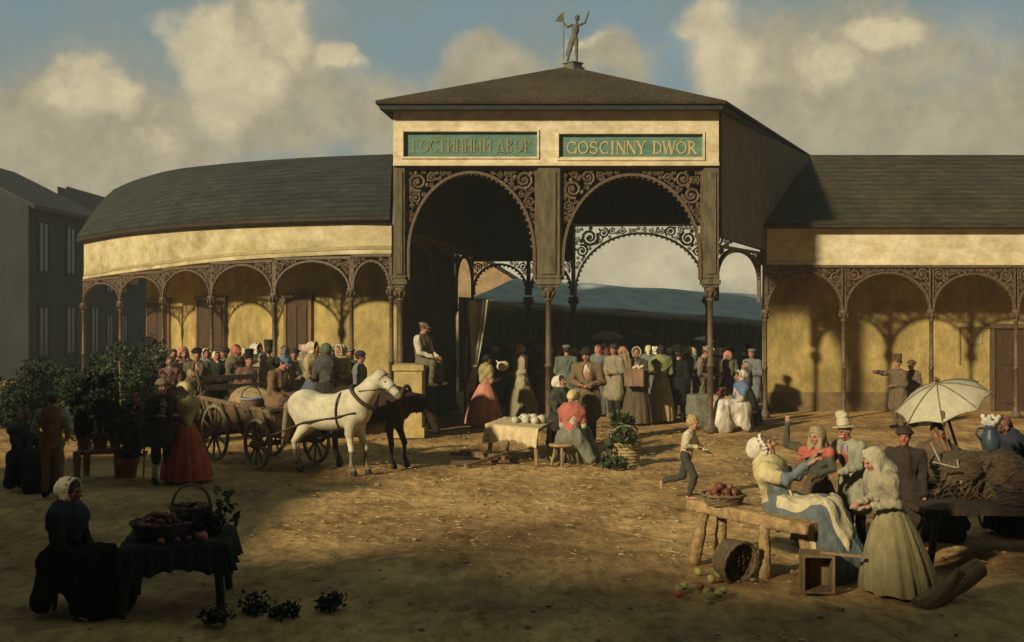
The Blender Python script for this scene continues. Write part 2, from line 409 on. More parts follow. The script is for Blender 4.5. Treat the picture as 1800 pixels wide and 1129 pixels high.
def hand(s, J, n):
    w = J['wr'+n]; d = w-J['el'+n]; d = d/np.linalg.norm(d)
    sg = -1 if n == 'L' else 1
    up = np.array([0, 0, 1.]) if abs(d[2]) < .8 else np.array([0, 1., 0])
    side = np.cross(d, up); side /= np.linalg.norm(side); nr = np.cross(side, d)
    if J.get('fist'+n):
        c = w+d*.055; s.ell(c, (.04, .05, .034), np.stack([side, d, nr], 1), .015)
        for i in range(4):
            b = c+side*(-.03+.02*i)+d*.04; s.cap(b, b+d*.012-nr*.03, .0125, .011, .006)
        s.cap(c+side*.04*sg, c+side*.015*sg+d*.035-nr*.035, .012, .011, .008); return
    c = w+d*.055; s.ell(c, (.04, .058, .018), np.stack([side, d, nr], 1), .015)
    ln = [.062, .074, .07, .055]
    for i in range(4):
        b = c+side*(-.03+.02*i)+d*.045; m = b+d*ln[i]*.55-nr*.008+side*(-.006+.004*i); e = m+d*ln[i]*.42-nr*(.018+.004*i)
        s.cap(b, m, .0095, .009, .006).cap(m, e, .009, .0078, .004)
    t0 = w+d*.03+side*.034*(-sg); t1 = t0+side*.026*(-sg)+d*.03; s.cap(w+d*.025, t0, .014, .013, .01).cap(t0, t1, .012, .011, .006).cap(t1, t1+d*.03-nr*.008, .0105, .009, .005)
def hp(J, x, y, z): return J['head']+J['hs']*(J['H'] @ np.array([x, y, z]))
def head_sdf(s, J):
    h = J['hs']; M = J['H']; P = lambda *q: hp(J, *q)
    E = lambda c, r, k=.02, op='u': s.ell(P(*c), np.array(r)*h, M, k*h, op)
    E((0, .012, .025), (.074, .094, .09), .03); E((0, -.03, -.04), (.058, .06, .072), .04); E((0, -.058, -.092), (.026, .022, .02), .02)
    E((.036, -.062, -.025), (.026, .024, .026)); E((-.036, -.062, -.025), (.026, .024, .026))
    s.cap(P(-.036, -.082, .034), P(.036, -.082, .034), .012*h, None, .015*h)
    for q in (-1, 1):
        E((q*.032, -.1, .012), (.019, .017, .013), .012, 's'); E((q*.031, -.079, .011), (.0145, .0125, .0115), .004)
        E((q*.078, .012, -.005), (.011, .02, .03), .01)
    s.cap(P(0, -.09, .018), P(0, -.113, -.022), .0095*h, .0145*h, .012*h)
    E((.011, -.1, -.026), (.011, .011, .009), .008); E((-.011, -.1, -.026), (.011, .011, .009), .008)
    E((0, -.084, -.056), (.024, .013, .0075), .008); E((0, -.082, -.067), (.02, .012, .007), .006)
def face_index(J, V, Q):
    C = V[Q].mean(1); L = (C-J['head']) @ J['H']/J['hs']; mi = np.zeros(len(Q), int)
    fr = L[:, 1] < -.045
    ck = ((np.abs(np.abs(L[:, 0])-.036) < .02) & (np.abs(L[:, 2]+.03) < .024) & fr) | ((np.abs(L[:, 0]) < .017) & (np.abs(L[:, 2]+.02) < .02) & (L[:, 1] < -.095)); mi[ck] = 1
    mi[(np.abs(L[:, 0]) < .024) & (np.abs(L[:, 2]+.061) < .011) & (L[:, 1] < -.07)] = 3
    mi[(((np.abs(L[:, 0])-.031)/.0165)**2+((L[:, 2]-.012)/.0105)**2 < 1) & (L[:, 1] < -.06)] = 2
    return mi

def top_sdf(J, inf=.024, sleeve=.02, flare=0, length=.0, sl_end=.94, puff=0, opened=False):
    s = SDF(); Rm = J['R']; i = inf
    s.ell(J['che'], (.165+i, .112+i, .18+i), Rm, .05).cap(J['pel']+np.array([0, 0, .04]), J['che'], .118+i*.6, .128+i, .05).cap(J['shL'], J['shR'], .058+i*.8, None, .05)
    s.cap(J['nec']+Rm @ np.array([0, 0, -.04]), J['nec'], .066+i*.5, .058+i*.4, .03)
    for n in 'LR':
        e, w = J['el'+n], J['el'+n]+(J['wr'+n]-J['el'+n])*sl_end
        s.cap(J['sh'+n], e, .053+sleeve+puff, .043+sleeve+puff*.6, .03).cap(e, w, .043+sleeve, .031+sleeve, .02)
        if puff: s.cap(w, w+(w-e)*.04, .045, .045, .01)
    if flare:
        for n in 'LR':
            h = J['hi'+n]; k_ = J['kn'+n]; s.cap(h+np.array([0, 0, .04]), h+(k_-h)*length, .12+i, .11+flare, .07)
    if opened:
        s.ell(J['che']+Rm @ np.array([0, -.2, .1]), (.075, .135, .25), Rm, .02, 's')
    return s
def shawl_sdf(J, drop=.34, r=.064, tails=True):
    s = SDF(); Rm = J['R']; u = lambda n, x, y, z: J[n]+Rm @ np.array([x, y, z])
    s.cap(u('shL', .0, .0, .01), u('shR', .0, .0, .01), r+.022, None, .06).cap(u('nec', 0, .03, -.02), u('nec', 0, .11, -drop), r+.05, .035, .06)
    s.cap(u('shL', -.03, .02, -.02), u('nec', 0, .11, -drop), r, .04, .07).cap(u('shR', .03, .02, -.02), u('nec', 0, .11, -drop), r, .04, .07)
    s.cap(u('shL', -.03, 0, -.04), u('shL', -.03, .0, -.04)*.4+J['elL']*.6, r+.022, .07, .05).cap(u('shR', .03, 0, -.04), u('shR', .03, .0, -.04)*.4+J['elR']*.6, r+.022, .07, .05).ell(J['che']+Rm @ np.array([0, .012, .06]), (.205, .168, .2), Rm, .05)
    s.cap(u('nec', -.06, .02, .0), u('nec', .06, .02, .0), .065, None, .04)
    if tails:
        s.cap(u('shL', .03, -.07, .0), u('nec', .02, -.13, -.26), .06, .035, .05).cap(u('shR', -.03, -.07, .0), u('nec', -.02, -.13, -.26), .06, .035, .05)
        s.cap(u('nec', .0, -.14, -.25), u('nec', -.05, -.15, -.4), .03, .02, .02).cap(u('nec', .0, -.14, -.25), u('nec', .06, -.15, -.37), .03, .018, .02)
    return s
def skirt_mesh(top, hem, r0, r1, seed, n=96, m=26, pleats=13, amp=.07, front=None, grow=0.0, back=.06):
    r = np.random.default_rng(seed); ph = r.random(5)*6.28; V = []
    th = np.linspace(0, 2*np.pi, n, endpoint=False)
    if front: th = np.linspace(-np.pi/2-front, -np.pi/2+front, n)
    for i in range(m):
        t = i/(m-1); c = np.array(top)*(1-t)+np.array(hem)*t
        rad = r0+(r1-r0)*(1-(1-t)**1.7)+grow
        rd = lambda a: 1-2*np.abs(np.sin(a*.5))**.75
        q = amp*1.15*(.3+.7*t)*(rd(pleats*th+ph[0]+.8*np.sin(3*th+ph[1]+1.5*t))+.6*rd((pleats*2-3)*th+ph[2]-1.3*t+.5*np.sin(5*th))+.5*np.sin(5*th+ph[3]+t))/1.6
        rr = rad*(1+q)
        z = c[2]+(.012*np.sin(7*th+ph[4]) if i == m-1 else 0)
        V.append(np.stack([c[0]+rr*np.cos(th), c[1]+rr*.9*np.sin(th)+back*t*(np.sin(th) > 0)*np.sin(th), np.full(n, c[2])+(z-c[2])], 1))
    return V
def add_loft(V, name, m, parent, closed=True, thick=None):
    a, b = len(V), len(V[0]); P = np.concatenate(V); F = []
    for i in range(a-1):
        for j in range(b if closed else b-1):
            F.append((i*b+j, (i+1)*b+j, (i+1)*b+(j+1) % b, i*b+(j+1) % b))
    mb = MB(); mb.v = [tuple(p) for p in P]; mb.f = F; mb.m = [0]*len(F)
    if closed: mb.f += [tuple(range(b))]; mb.m += [0]
    o = mb.build(name, m, parent, True)
    if not closed:
        md = o.modifiers.new('cloth thickness', 'SOLIDIFY'); md.thickness = .008; md.offset = 1
    return o
def sit_skirt(J, spread=1.0, hem=.06, inf=0.0, perch=False):
    s = SDF(); p = J['pel']; ml = (J['anL']+J['anR'])/2; mk = (J['knL']+J['knR'])/2
    s.cap(J['knL'], J['knR'], .115+inf, None, .08).cap(mk, np.array([ml[0], ml[1]-.07, max(.13, ml[2]-.05)]), .15+inf, .17*spread+inf, .08).cap(mk+np.array([0, -.05, -.12]), np.array([ml[0], ml[1]-.1, max(.16, ml[2])]), .13+inf, .15*spread+inf, .1).cap(J['anL']+np.array([-.05*spread, 0, .04]), J['anR']+np.array([.05*spread, 0, .04]), .12+inf, None, .1)
    s.ell(p+np.array([0, .0, .02]), (.22+inf, .2+inf, .16+inf), None, .08)
    for n in 'LR':
        k_, a = J['kn'+n], J['an'+n]; sg = -1 if n == 'L' else 1
        s.cap(J['hi'+n], k_, .14+inf, .115+inf, .1).cap(k_, np.array([a[0]+sg*.07*spread, a[1]-.03, .1]), .115+inf, .13*spread+inf, .1)
        if not perch: s.cap(p+np.array([sg*.14, .03, -.05]), np.array([sg*.24*spread, -.02, .12]), .12+inf, .11+inf, .12)
    s.cap((J['knL']+J['knR'])/2, np.array([0, J['anL'][1]+.04, .13]), .12+inf, .15*spread+inf, .1)
    if not perch: s.cap(p, np.array([0, -.2, .16]), .18+inf, .16+inf, .1)
    return s
def headwear(J, kind, col, root, vox, seed=0, col2=None):
    H = J['H']; h = J['hs']; P = lambda *q: hp(J, *q)
    E = lambda s, c, r, k=.02, op='u': s.ell(P(*c), np.array(r)*h, H, k*h, op)
    s = SDF(); C = lambda a, b, ra, rb=None, k=.02, op='u': s.cap(P(*a), P(*b), ra*h, None if rb is None else rb*h, k*h, op)
    fr = np.random.default_rng(seed)
    if kind == 'cap_frill':
        _P = P; P = lambda x, y, z: _P(x, y+.03*(y > -.09), z+.006); E = lambda s, c, r, k=.02, op='u': s.ell(P(*c), np.array(r)*h, H, k*h, op); C = lambda a, b, ra, rb=None, k=.02, op='u': s.cap(P(*a), P(*b), ra*h, None if rb is None else rb*h, k*h, op)
    if kind in ('bonnet', 'cap_frill'):
        E(s, (0, .035, .03), (.094, .108, .105)); E(s, (0, .11, .0), (.07, .055, .075), .03)
        C((-.07, -.02, -.07), (0, .06, -.09), .03, .03, .03); C((.07, -.02, -.07), (0, .06, -.09), .03, .03, .03)
        E(s, (0, -.125, -.012), (.076, .12, .108), .01, 's')
        for i in range(17):
            a = R(-58+(i)*296/16); C((.088*math.sin(math.pi+a*0+0) if 0 else .092*math.cos(a), -.03-.012*(i % 2), .012+.1*math.sin(a)), (.098*math.cos(a), -.05-.014*fr.random(), .014+.112*math.sin(a)), .013+.004*fr.random(), .017, .006)
        C((-.02, -.06, -.125), (.02, -.06, -.125), .016, .016, .01)
        if kind == 'bonnet': C((0, -.062, -.125), (-.03, -.075, -.2), .014, .01, .01); C((0, -.062, -.125), (.03, -.075, -.19), .014, .01, .01)
        nm = 'bonnet'
    elif kind == 'kerchief':
        E(s, (0, .02, .025), (.09, .108, .105)); C((0, .1, .0), (0, .13, -.14), .06, .03, .05)
        C((-.078, -.03, -.03), (0, -.07, -.13), .026, .02, .03); C((.078, -.03, -.03), (0, -.07, -.13), .026, .02, .03)
        E(s, (0, -.12, -.02), (.072, .1, .1), .01, 's'); C((0, -.085, -.13), (-.03, -.1, -.19), .014, .01, .01); C((0, -.085, -.13), (.03, -.1, -.18), .014, .01, .01)
        nm = 'kerchief'
    elif kind == 'hood':
        E(s, (0, .03, .03), (.115, .13, .125)); C((0, .06, -.02), (0, .1, -.2), .1, .14, .06); C((-.09, -.02, -.05), (-.07, -.04, -.2), .035, .06, .04); C((.09, -.02, -.05), (.07, -.04, -.2), .035, .06, .04)
        C((0, -.02, .14), (0, .1, .11), .02, .02, .03); C((-.05, -.04, .13), (-.07, .08, .1), .016, .016, .02); C((.06, -.03, .12), (.08, .09, .08), .016, .016, .02)
        E(s, (0, -.13, -.03), (.08, .12, .115), .015, 's'); nm = 'hood'
    elif kind == 'tophat':
        s.cyl(P(0, .01, .07), P(0, .015, .24), .088*h, .098*h, .01); s.cyl(P(0, .005, .062), P(0, .005, .075), .15*h, .15*h, .008); nm = 'top_hat'
    elif kind == 'tallhat':
        s.cyl(P(0, .01, .06), P(0, .02, .17), .1*h, .086*h, .015); E(s, (0, .03, .21), (.09, .085, .05), .03); E(s, (-.01, .02, .25), (.075, .07, .04), .02); s.cyl(P(0, .0, .055), P(0, .004, .07), .165*h, .155*h, .012); nm = 'hat'
    elif kind == 'cap':
        E(s, (0, .02, .085), (.105, .118, .04)); E(s, (0, .01, .06), (.088, .104, .04)); E(s, (0, -.1, .052), (.07, .06, .011), .012); nm = 'cap'
    elif kind == 'fur':
        E(s, (0, .01, .075), (.1, .115, .075)); 
        for i in range(14):
            a = i*6.283/14; E(s, (.088*math.cos(a), .01+.1*math.sin(a), .055+.012*fr.random()), (.032, .032, .03), .012)
        nm = 'fur_hat'
    elif kind in ('hair', 'longhair', 'boyhair', 'bun'):
        E(s, (0, .018, .032), (.086, .102, .1)); E(s, (0, -.12, -.035), (.072, .085, .098), .01, 's'); nm = 'hair'
        if kind == 'longhair': C((0, .07, .0), (0, .1, -.26), .075, .05, .05); C((-.07, .03, 0), (-.08, .05, -.22), .035, .03, .03); C((.07, .03, 0), (.08, .05, -.22), .035, .03, .03)
        if kind == 'bun': E(s, (0, .115, .03), (.05, .045, .05), .02)
        if kind == 'boyhair':
            for i in range(26):
                a = fr.random()*6.28; b = fr.random()*1.1; x, y, z = math.sin(b)*math.cos(a), math.sin(b)*math.sin(a), math.cos(b)
                if y < -.7 and z < .5: continue
                C((.075*x, .02+.09*y, .035+.09*z), (.118*x, .02+.125*y-.02, .03+.118*z-.05*b), .022, .009, .01)
    V, Q = s.mesh(vox); V = wrinkle(V, Q, .003 if kind not in ('hair', 'boyhair', 'longhair', 'bun') else .004, 2.2, seed)
    if nm == 'hair': m = mat('hair_%d_%d' % (int(col[0]*999), int(col[2]*999)), col, .7, .5, 30, .5, (1, 1, .4))
    else: m = cloth(col)
    o = nmesh(nm, V, Q, m, root)
    if kind == 'tallhat' or (kind == 'tophat' and col2):
        b = SDF(); b.cyl(P(0, .01, .075), P(0, .012, .1), .104*h if kind == 'tallhat' else .094*h, .102*h if kind == 'tallhat' else .095*h, .005); V, Q = b.mesh(max(vox*.7, .006)); nmesh('hat_band', V, Q, cloth(col2 or (.3, .22, .1)), o)
    return o
PEOPLE = []
def person(label, x, yf, top=None, face=0, pose=None, wear=(), hat=(), tone=0, vox=.013, s=None, group=None, fist='', d=None, z0=0, seed=None, male=False, h=None, hairc=(.06, .035, .02), slim=1):
    seed = len(PEOPLE)*7+3 if seed is None else seed
    pose = dict(pose or {})
    if not male and not fist and 'wide' not in pose: pose['wide'] = .86
    J = skel(**pose)
    for f in fist: J['fist'+f] = True
    dd = d if d else gd(yf); X = (x-900)*dd/F
    if s is None: s = (EYE-(top-550)*dd/F-z0)/(hp(J, 0, 0, .12)[2])
    root = empty('person', (X, dd, z0), R(face), s, label, 'person', group)
    PEOPLE.append((root, J))
    V, Q = body_sdf(J, vox).mesh(vox); mi = face_index(J, V, Q)
    nmesh('body', V, Q, skin_mats(tone), root, mi)
    wi = dict(wear) if not isinstance(wear, dict) else wear
    def sdfpart(name, sdf, col, amp=.006, fr=1, zs=.35, extra=0):
        amp *= 1.45; fr *= 1.15
        V, Q = sdf.mesh(vox*1.1); V = wrinkle(V, Q, amp, fr, seed+extra, zs); return nmesh(name, V, Q, cloth(col), root)
    if 'trousers' in wi or 'breeches' in wi:
        col = wi.get('trousers', wi.get('breeches')); q = SDF(); e = .92 if 'trousers' in wi else .25
        q.ell(J['pel']+np.array([0, 0, .04]), (.172, .13, .13), J['R'], .04)
        for n in 'LR': q.cap(J['hi'+n], J['kn'+n], .102, .078, .05).cap(J['kn'+n], J['kn'+n]+(J['an'+n]-J['kn'+n])*e, .078, .062 if e > .5 else .07, .03)
        sdfpart('trousers' if 'trousers' in wi else 'breeches', q, col, .008, .8, .9, 1)
    if 'stockings' in wi:
        q = SDF()
        for n in 'LR': q.cap(J['kn'+n], J['an'+n], .066, .044, .02)
        sdfpart('stockings', q, wi['stockings'], .003)
    if 'shoes' in wi:
        q = SDF()
        for n in 'LR':
            t = J['to'+n]; q.cap(J['an'+n]+np.array([0, .03, -.03]), J['an'+n]+t*.16+np.array([0, 0, -.042 if abs(t[2]) < .5 else 0]), .047, .036, .02).cap(J['an'+n], J['an'+n]+np.array([0, 0, .05]), .045, .045, .02)
        sdfpart('shoes', q, wi['shoes'], .001)
    if 'skirt' in wi:
        if pose.get('sit'): sdfpart('skirt', sit_skirt(J, wi.get('spread', 1), perch='perch' in wi), wi['skirt'], .013, .75, .22, 2)
        else:
            c = J['pel']+np.array([0, 0, .1]); hem = wi.get('hem', (0, .02, .05)); wdt = wi.get('width', .42)
            add_loft(skirt_mesh(c, hem, .155, wdt, seed, amp=wi.get('amp', .07)), 'skirt', cloth(wi['skirt']), root)
    if 'apron' in wi:
        if pose.get('sit'):
            q = sit_skirt(J, wi.get('spread', 1), inf=.03, perch='perch' in wi); q.box(np.array([0, -.35, J['pel'][2]-.12]), (.19, .34, .27), None, .04, .03, 'i'); sdfpart('apron', q, wi['apron'], .013, .75, .22, 2)
        else:
            c = J['pel']+np.array([0, 0, .1]); hem = np.array(wi.get('hem', (0, .02, .05)))+np.array([0, 0, .14])
            add_loft(skirt_mesh(c, hem, .155, wi.get('width', .42)*.93, seed, n=44, amp=.07, front=.8, grow=.018), 'apron', cloth(wi['apron']), root, False)
    for nm in ('shirt', 'bodice', 'coat', 'jacket'):
        if nm in wi:
            puff = .028 if nm == 'shirt' else .008
            fl, ln = {'coat': (.06, .85), 'jacket': (.03, .3)}.get(nm, (0, 0))
            if pose.get('sit'): ln = min(ln, .4)
            sdfpart(nm, top_sdf(J, .022 if nm in ('shirt', 'bodice') else .034, .012 if nm != 'coat' else .022, fl, ln, wi.get('sleeve', .94), puff, wi.get('open', nm in ('coat', 'jacket') and ('vest' in wi or 'scarf' in wi))), wi[nm], .008, 1, .6, 3)
    if 'vest' in wi:
        q = SDF(); i = .04 if 'coat' not in wi else .008; Rm = J['R']
        q.ell(J['che'], (.165+i, .112+i, .18+i), Rm, .05).cap(J['pel']+np.array([0, 0, .06]), J['che'], .118+i*.7, .128+i, .05).cap(J['shL']+Rm @ np.array([.06, 0, .01]), J['shR']+Rm @ np.array([-.06, 0, .01]), .06+i*.7, None, .05)
        q.ell(J['che']+Rm @ np.array([0, -.19, .16]), (.055, .12, .16), Rm, .02, 's')
        sdfpart('vest', q, wi['vest'], .005, 1, .5, 4)
    if 'scarf' in wi:
        q = SDF(); Rm = J['R']; u = lambda x, y, z: J['nec']+Rm @ np.array([x, y, z])
        for i in range(8):
            a = i*6.283/8; b = (i+1)*6.283/8
            q.cap(u(.065*math.cos(a), .065*math.sin(a), .01-.03*(math.sin(a) < 0)), u(.065*math.cos(b), .065*math.sin(b), .01-.03*(math.sin(b) < 0)), .026, None, .015)
        q.cap(u(0, -.09, -.02), u(-.04, -.13, -.14), .03, .018, .02).cap(u(0, -.09, -.02), u(.05, -.13, -.12), .028, .018, .02)
        sdfpart('scarf', q, wi['scarf'], .004, 1.5)
    if 'shawl' in wi: sdfpart('shawl', shawl_sdf(J, wi.get('drop', .34), wi.get('shr', .064)), wi['shawl'], .011, .8, .8, 5)
    if 'beard' in wi:
        q = SDF(); q.cap(hp(J, -.045, -.09, -.05), hp(J, 0, -.105, -.042), .012, .013, .01).cap(hp(J, .045, -.09, -.05), hp(J, 0, -.105, -.042), .012, .013, .01)
        V, Q = q.mesh(.006); nmesh('moustache', V, Q, mat('whiskers', wi['beard'], .8, .4, 40, .3), root)
    hats = [hat] if hat and isinstance(hat[0], str) else list(hat)
    if male or not hats or hats[0][0] in ('cap', 'tophat', 'tallhat', 'fur', 'kerchief', 'bonnet', 'cap_frill'):
        if not any('hair' in q[0] or q[0] == 'bun' for q in hats): headwear(J, 'hair', hairc, root, vox, seed)
    for q in hats: headwear(J, q[0], q[1], root, vox, seed, q[2] if len(q) > 2 else None)
    return root, J
def world_pt(rj, p):
    root, J = rj; a = root.rotation_euler.z; s = root.scale[0]; c, q = math.cos(a), math.sin(a)
    return Vector((root.location.x+s*(c*p[0]-q*p[1]), root.location.y+s*(q*p[0]+c*p[1]), root.location.z+s*p[2]))
# ------------------------------------------------------------------ the setting: ground
def ground():
    m = bpy.data.materials.new('trodden_earth'); m.use_nodes = True; nt = m.node_tree; N = nt.nodes; L = nt.links; b = N['Principled BSDF']
    b.inputs['Roughness'].default_value = .95; b.inputs['Specular IOR Level'].default_value = .15
    tc = N.new('ShaderNodeTexCoord')
    def noise(sc_, det, st=(1, 1, 1), r=.6):
        mp = N.new('ShaderNodeMapping'); mp.inputs['Scale'].default_value = st; L.new(tc.outputs['Object'], mp.inputs[0])
        n = N.new('ShaderNodeTexNoise'); n.inputs['Scale'].default_value = sc_; n.inputs['Detail'].default_value = det; n.inputs['Roughness'].default_value = r; L.new(mp.outputs[0], n.inputs['Vector']); return n.outputs[0]
    def ramp(v, a, b_, ca, cb):
        c = N.new('ShaderNodeValToRGB'); e = c.color_ramp.elements; e[0].position = a; e[1].position = b_; e[0].color = (*ca, 1); e[1].color = (*cb, 1); L.new(v, c.inputs[0]); return c.outputs[0]
    def mix(f, a, c, mode='MIX'):
        x = N.new('ShaderNodeMix'); x.data_type = 'RGBA'; x.blend_type = mode; L.new(f, x.inputs[0]) if not isinstance(f, float) else None
        if isinstance(f, float): x.inputs[0].default_value = f
        L.new(a, x.inputs[6]); L.new(c, x.inputs[7]); return x.outputs[2]
    A = ramp(noise(1.3, 7, (1, .7, 1)), .34, .66, (.3, .175, .06), (.84, .56, .22))
    B = ramp(noise(7, 6, (1, .45, 1), .7), .36, .62, (.17, .095, .032), (.74, .47, .175))
    c = mix(.5, A, B)
    big = ramp(noise(.33, 5, (1, 1.3, 1), .55), .4, .62, (.5, .44, .4), (1.05, 1.0, .92)); c = mix(.85, c, big, 'MULTIPLY')
    st = ramp(noise(16, 5, (.6, 1.2, 1), .7), .6, .72, (0, 0, 0), (1, 1, 1)); gr = N.new('ShaderNodeRGB'); gr.outputs[0].default_value = (.62, .47, .24, 1)
    bw = N.new('ShaderNodeMath'); bw.operation = 'MULTIPLY'; L.new(st, bw.inputs[0]); bw.inputs[1].default_value = .6
    c = mix(bw.outputs[0], c, gr.outputs[0]); L.new(c, b.inputs['Base Color'])
    bp = N.new('ShaderNodeBump'); bp.inputs['Strength'].default_value = .8; bp.inputs['Distance'].default_value = .05
    vo = N.new('ShaderNodeTexVoronoi'); vo.inputs['Scale'].default_value = 6; vo.feature = 'SMOOTH_F1'; L.new(tc.outputs['Object'], vo.inputs['Vector'])
    am = N.new('ShaderNodeMath'); am.operation = 'MULTIPLY_ADD'; L.new(vo.outputs['Distance'], am.inputs[0]); am.inputs[1].default_value = .9; L.new(noise(11, 8, (1, .6, 1), .7), am.inputs[2])
    L.new(am.outputs[0], bp.inputs['Height']); L.new(bp.outputs[0], b.inputs['Normal'])
    xs = [-140, -80, -30]+[-14+.16*i for i in range(176)]+[30, 80, 140]; ys = [-60, -40, -10, 0, 4]+[6+.14*i for i in range(150)]+[29, 34, 40, 60, 120, 190]
    from mathutils import noise as nz
    P = []
    for x in xs:
        r = []
        for y in ys:
            z = 0
            if -14 <= x <= 14 and 6 <= y <= 27:
                e = min(1, (y-6)/2, (27-y)/3, (14-abs(x))/2); e = max(e, 0)
                for rx_ in (-2.9, -1.85, .6, 1.75): q0 = (x-rx_-.5*math.sin(y*.23+rx_)-.12*(y-14))/.075; z -= .03*math.exp(-q0*q0)
                q = nz.noise(Vector((x*1.1, y*1.1, 3)))*.035+nz.noise(Vector((x*3.3, y*3.3, 1)))*.018+max(0, nz.noise(Vector((x*7, y*7, 8))))*.02
                z = (q-.02+z)*e
            r.append(Vector((x, y, z)))
        P.append(r)
    mb = MB(); mb.grid(P); o = mb.build('ground', m, None, True); tag(o, kind='structure')
    # scattered stones and clods lying on the trodden square
    mb = MB(); r = random.Random(3)
    for i in range(700):
        y = r.uniform(8, 24); x = r.gauss(.2, 3.2)
        if abs(x) > .45*y: continue
        a = r.uniform(.008, .026)*(1.6 if r.random() < .06 else 1); mb.ball((x, y, a*.1), a, 6, 0, (r.uniform(.8, 1.7), r.uniform(.8, 1.5), r.uniform(.35, .6)))
    o = mb.build('pebbles', mat('pebble', (.42, .31, .15), .9, .5, 3, .3), None, True); tag(o, kind='stuff')
ground()
def litter():      # trampled straw and chaff
    mb = MB(); r = random.Random(17)
    for i in range(2600):
        y = r.uniform(8.5, 25); x = r.gauss(.4, 3.4)
        if abs(x) > .46*y or r.random() > .35+.65*abs(math.sin(x*1.3+y*.7)): continue
        a = r.uniform(0, 6.28); l = r.uniform(.03, .13); d = Vector((math.cos(a), math.sin(a), r.uniform(-.05, .12)))*l; p = Vector((x, y, .016+r.random()*.02)); w = Vector((-d.y, d.x, 0)).normalized()*.005
        mb.add([p-w, p+d-w, p+d+w, p+w, p+d*.5+Vector((0, 0, .008))], [(0, 1, 4), (1, 2, 4), (2, 3, 4), (3, 0, 4)])
    tag(mb.build('straw_litter', mat('chaff', (.5, .38, .16), .9, .5, 4, 0)), kind='stuff')
litter()

# ------------------------------------------------------------------ architecture materials
CREAM = mat('cream_plaster', (.75, .66, .45), .85, .25, 4, .25, (.8, .8, 1.4), second=(.58, .46, .23), bscale=24, stain=.6)
AGED = mat('aged_cream_plaster', (.57, .5, .3), .85, .25, 3, .25, (.8, .8, 1.4), second=(.42, .34, .15), bscale=24, stain=.9)
OCHRE = mat('ochre_stucco', (.47, .345, .12), .9, .35, 2.2, .5, (1.2, 1, .7), second=(.27, .205, .065), bscale=18, stain=.9)
SLATE = mat('slate_roof', (.058, .06, .042), .8, .45, 7, .6, (.35, .6, 2.2), second=(.026, .03, .021), bscale=22, spec=.15, courses=2.2, stain=.9)
SHING = mat('brown_shingle', (.1, .07, .03), .85, .5, 9, .6, (2.5, .35, .35), second=(.045, .035, .018), bscale=20, courses=3.2, stain=.9)
IRON = mat('bronze_iron', (.15, .1, .05), .6, .5, 16, .3, second=(.055, .035, .018), spec=.4)
PIER = mat('olive_post', (.15, .12, .06), .75, .45, 5, .3, (2, 2, .5), second=(.06, .05, .026))
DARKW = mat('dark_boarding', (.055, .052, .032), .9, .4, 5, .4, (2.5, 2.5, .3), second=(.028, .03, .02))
PALEI = mat('pale_painted_iron', (.85, .84, .68), .6, .2, 12, .2)
DOORM = mat('brown_door', (.075, .042, .018), .8, .4, 8, .3, (2, 2, .3))
GREEN = mat('green_signboard', (.13, .23, .17), .8, .3, 6, .2, (.6, 1, 2.5), second=(.08, .16, .115))
GOLD = mat('gilt_lettering', (.62, .48, .2), .6, .3, 20, .1, second=(.38, .28, .1))
GOLD2 = mat('faded_lettering', (.27, .25, .11), .7, .3, 20, .1, second=(.17, .2, .11))

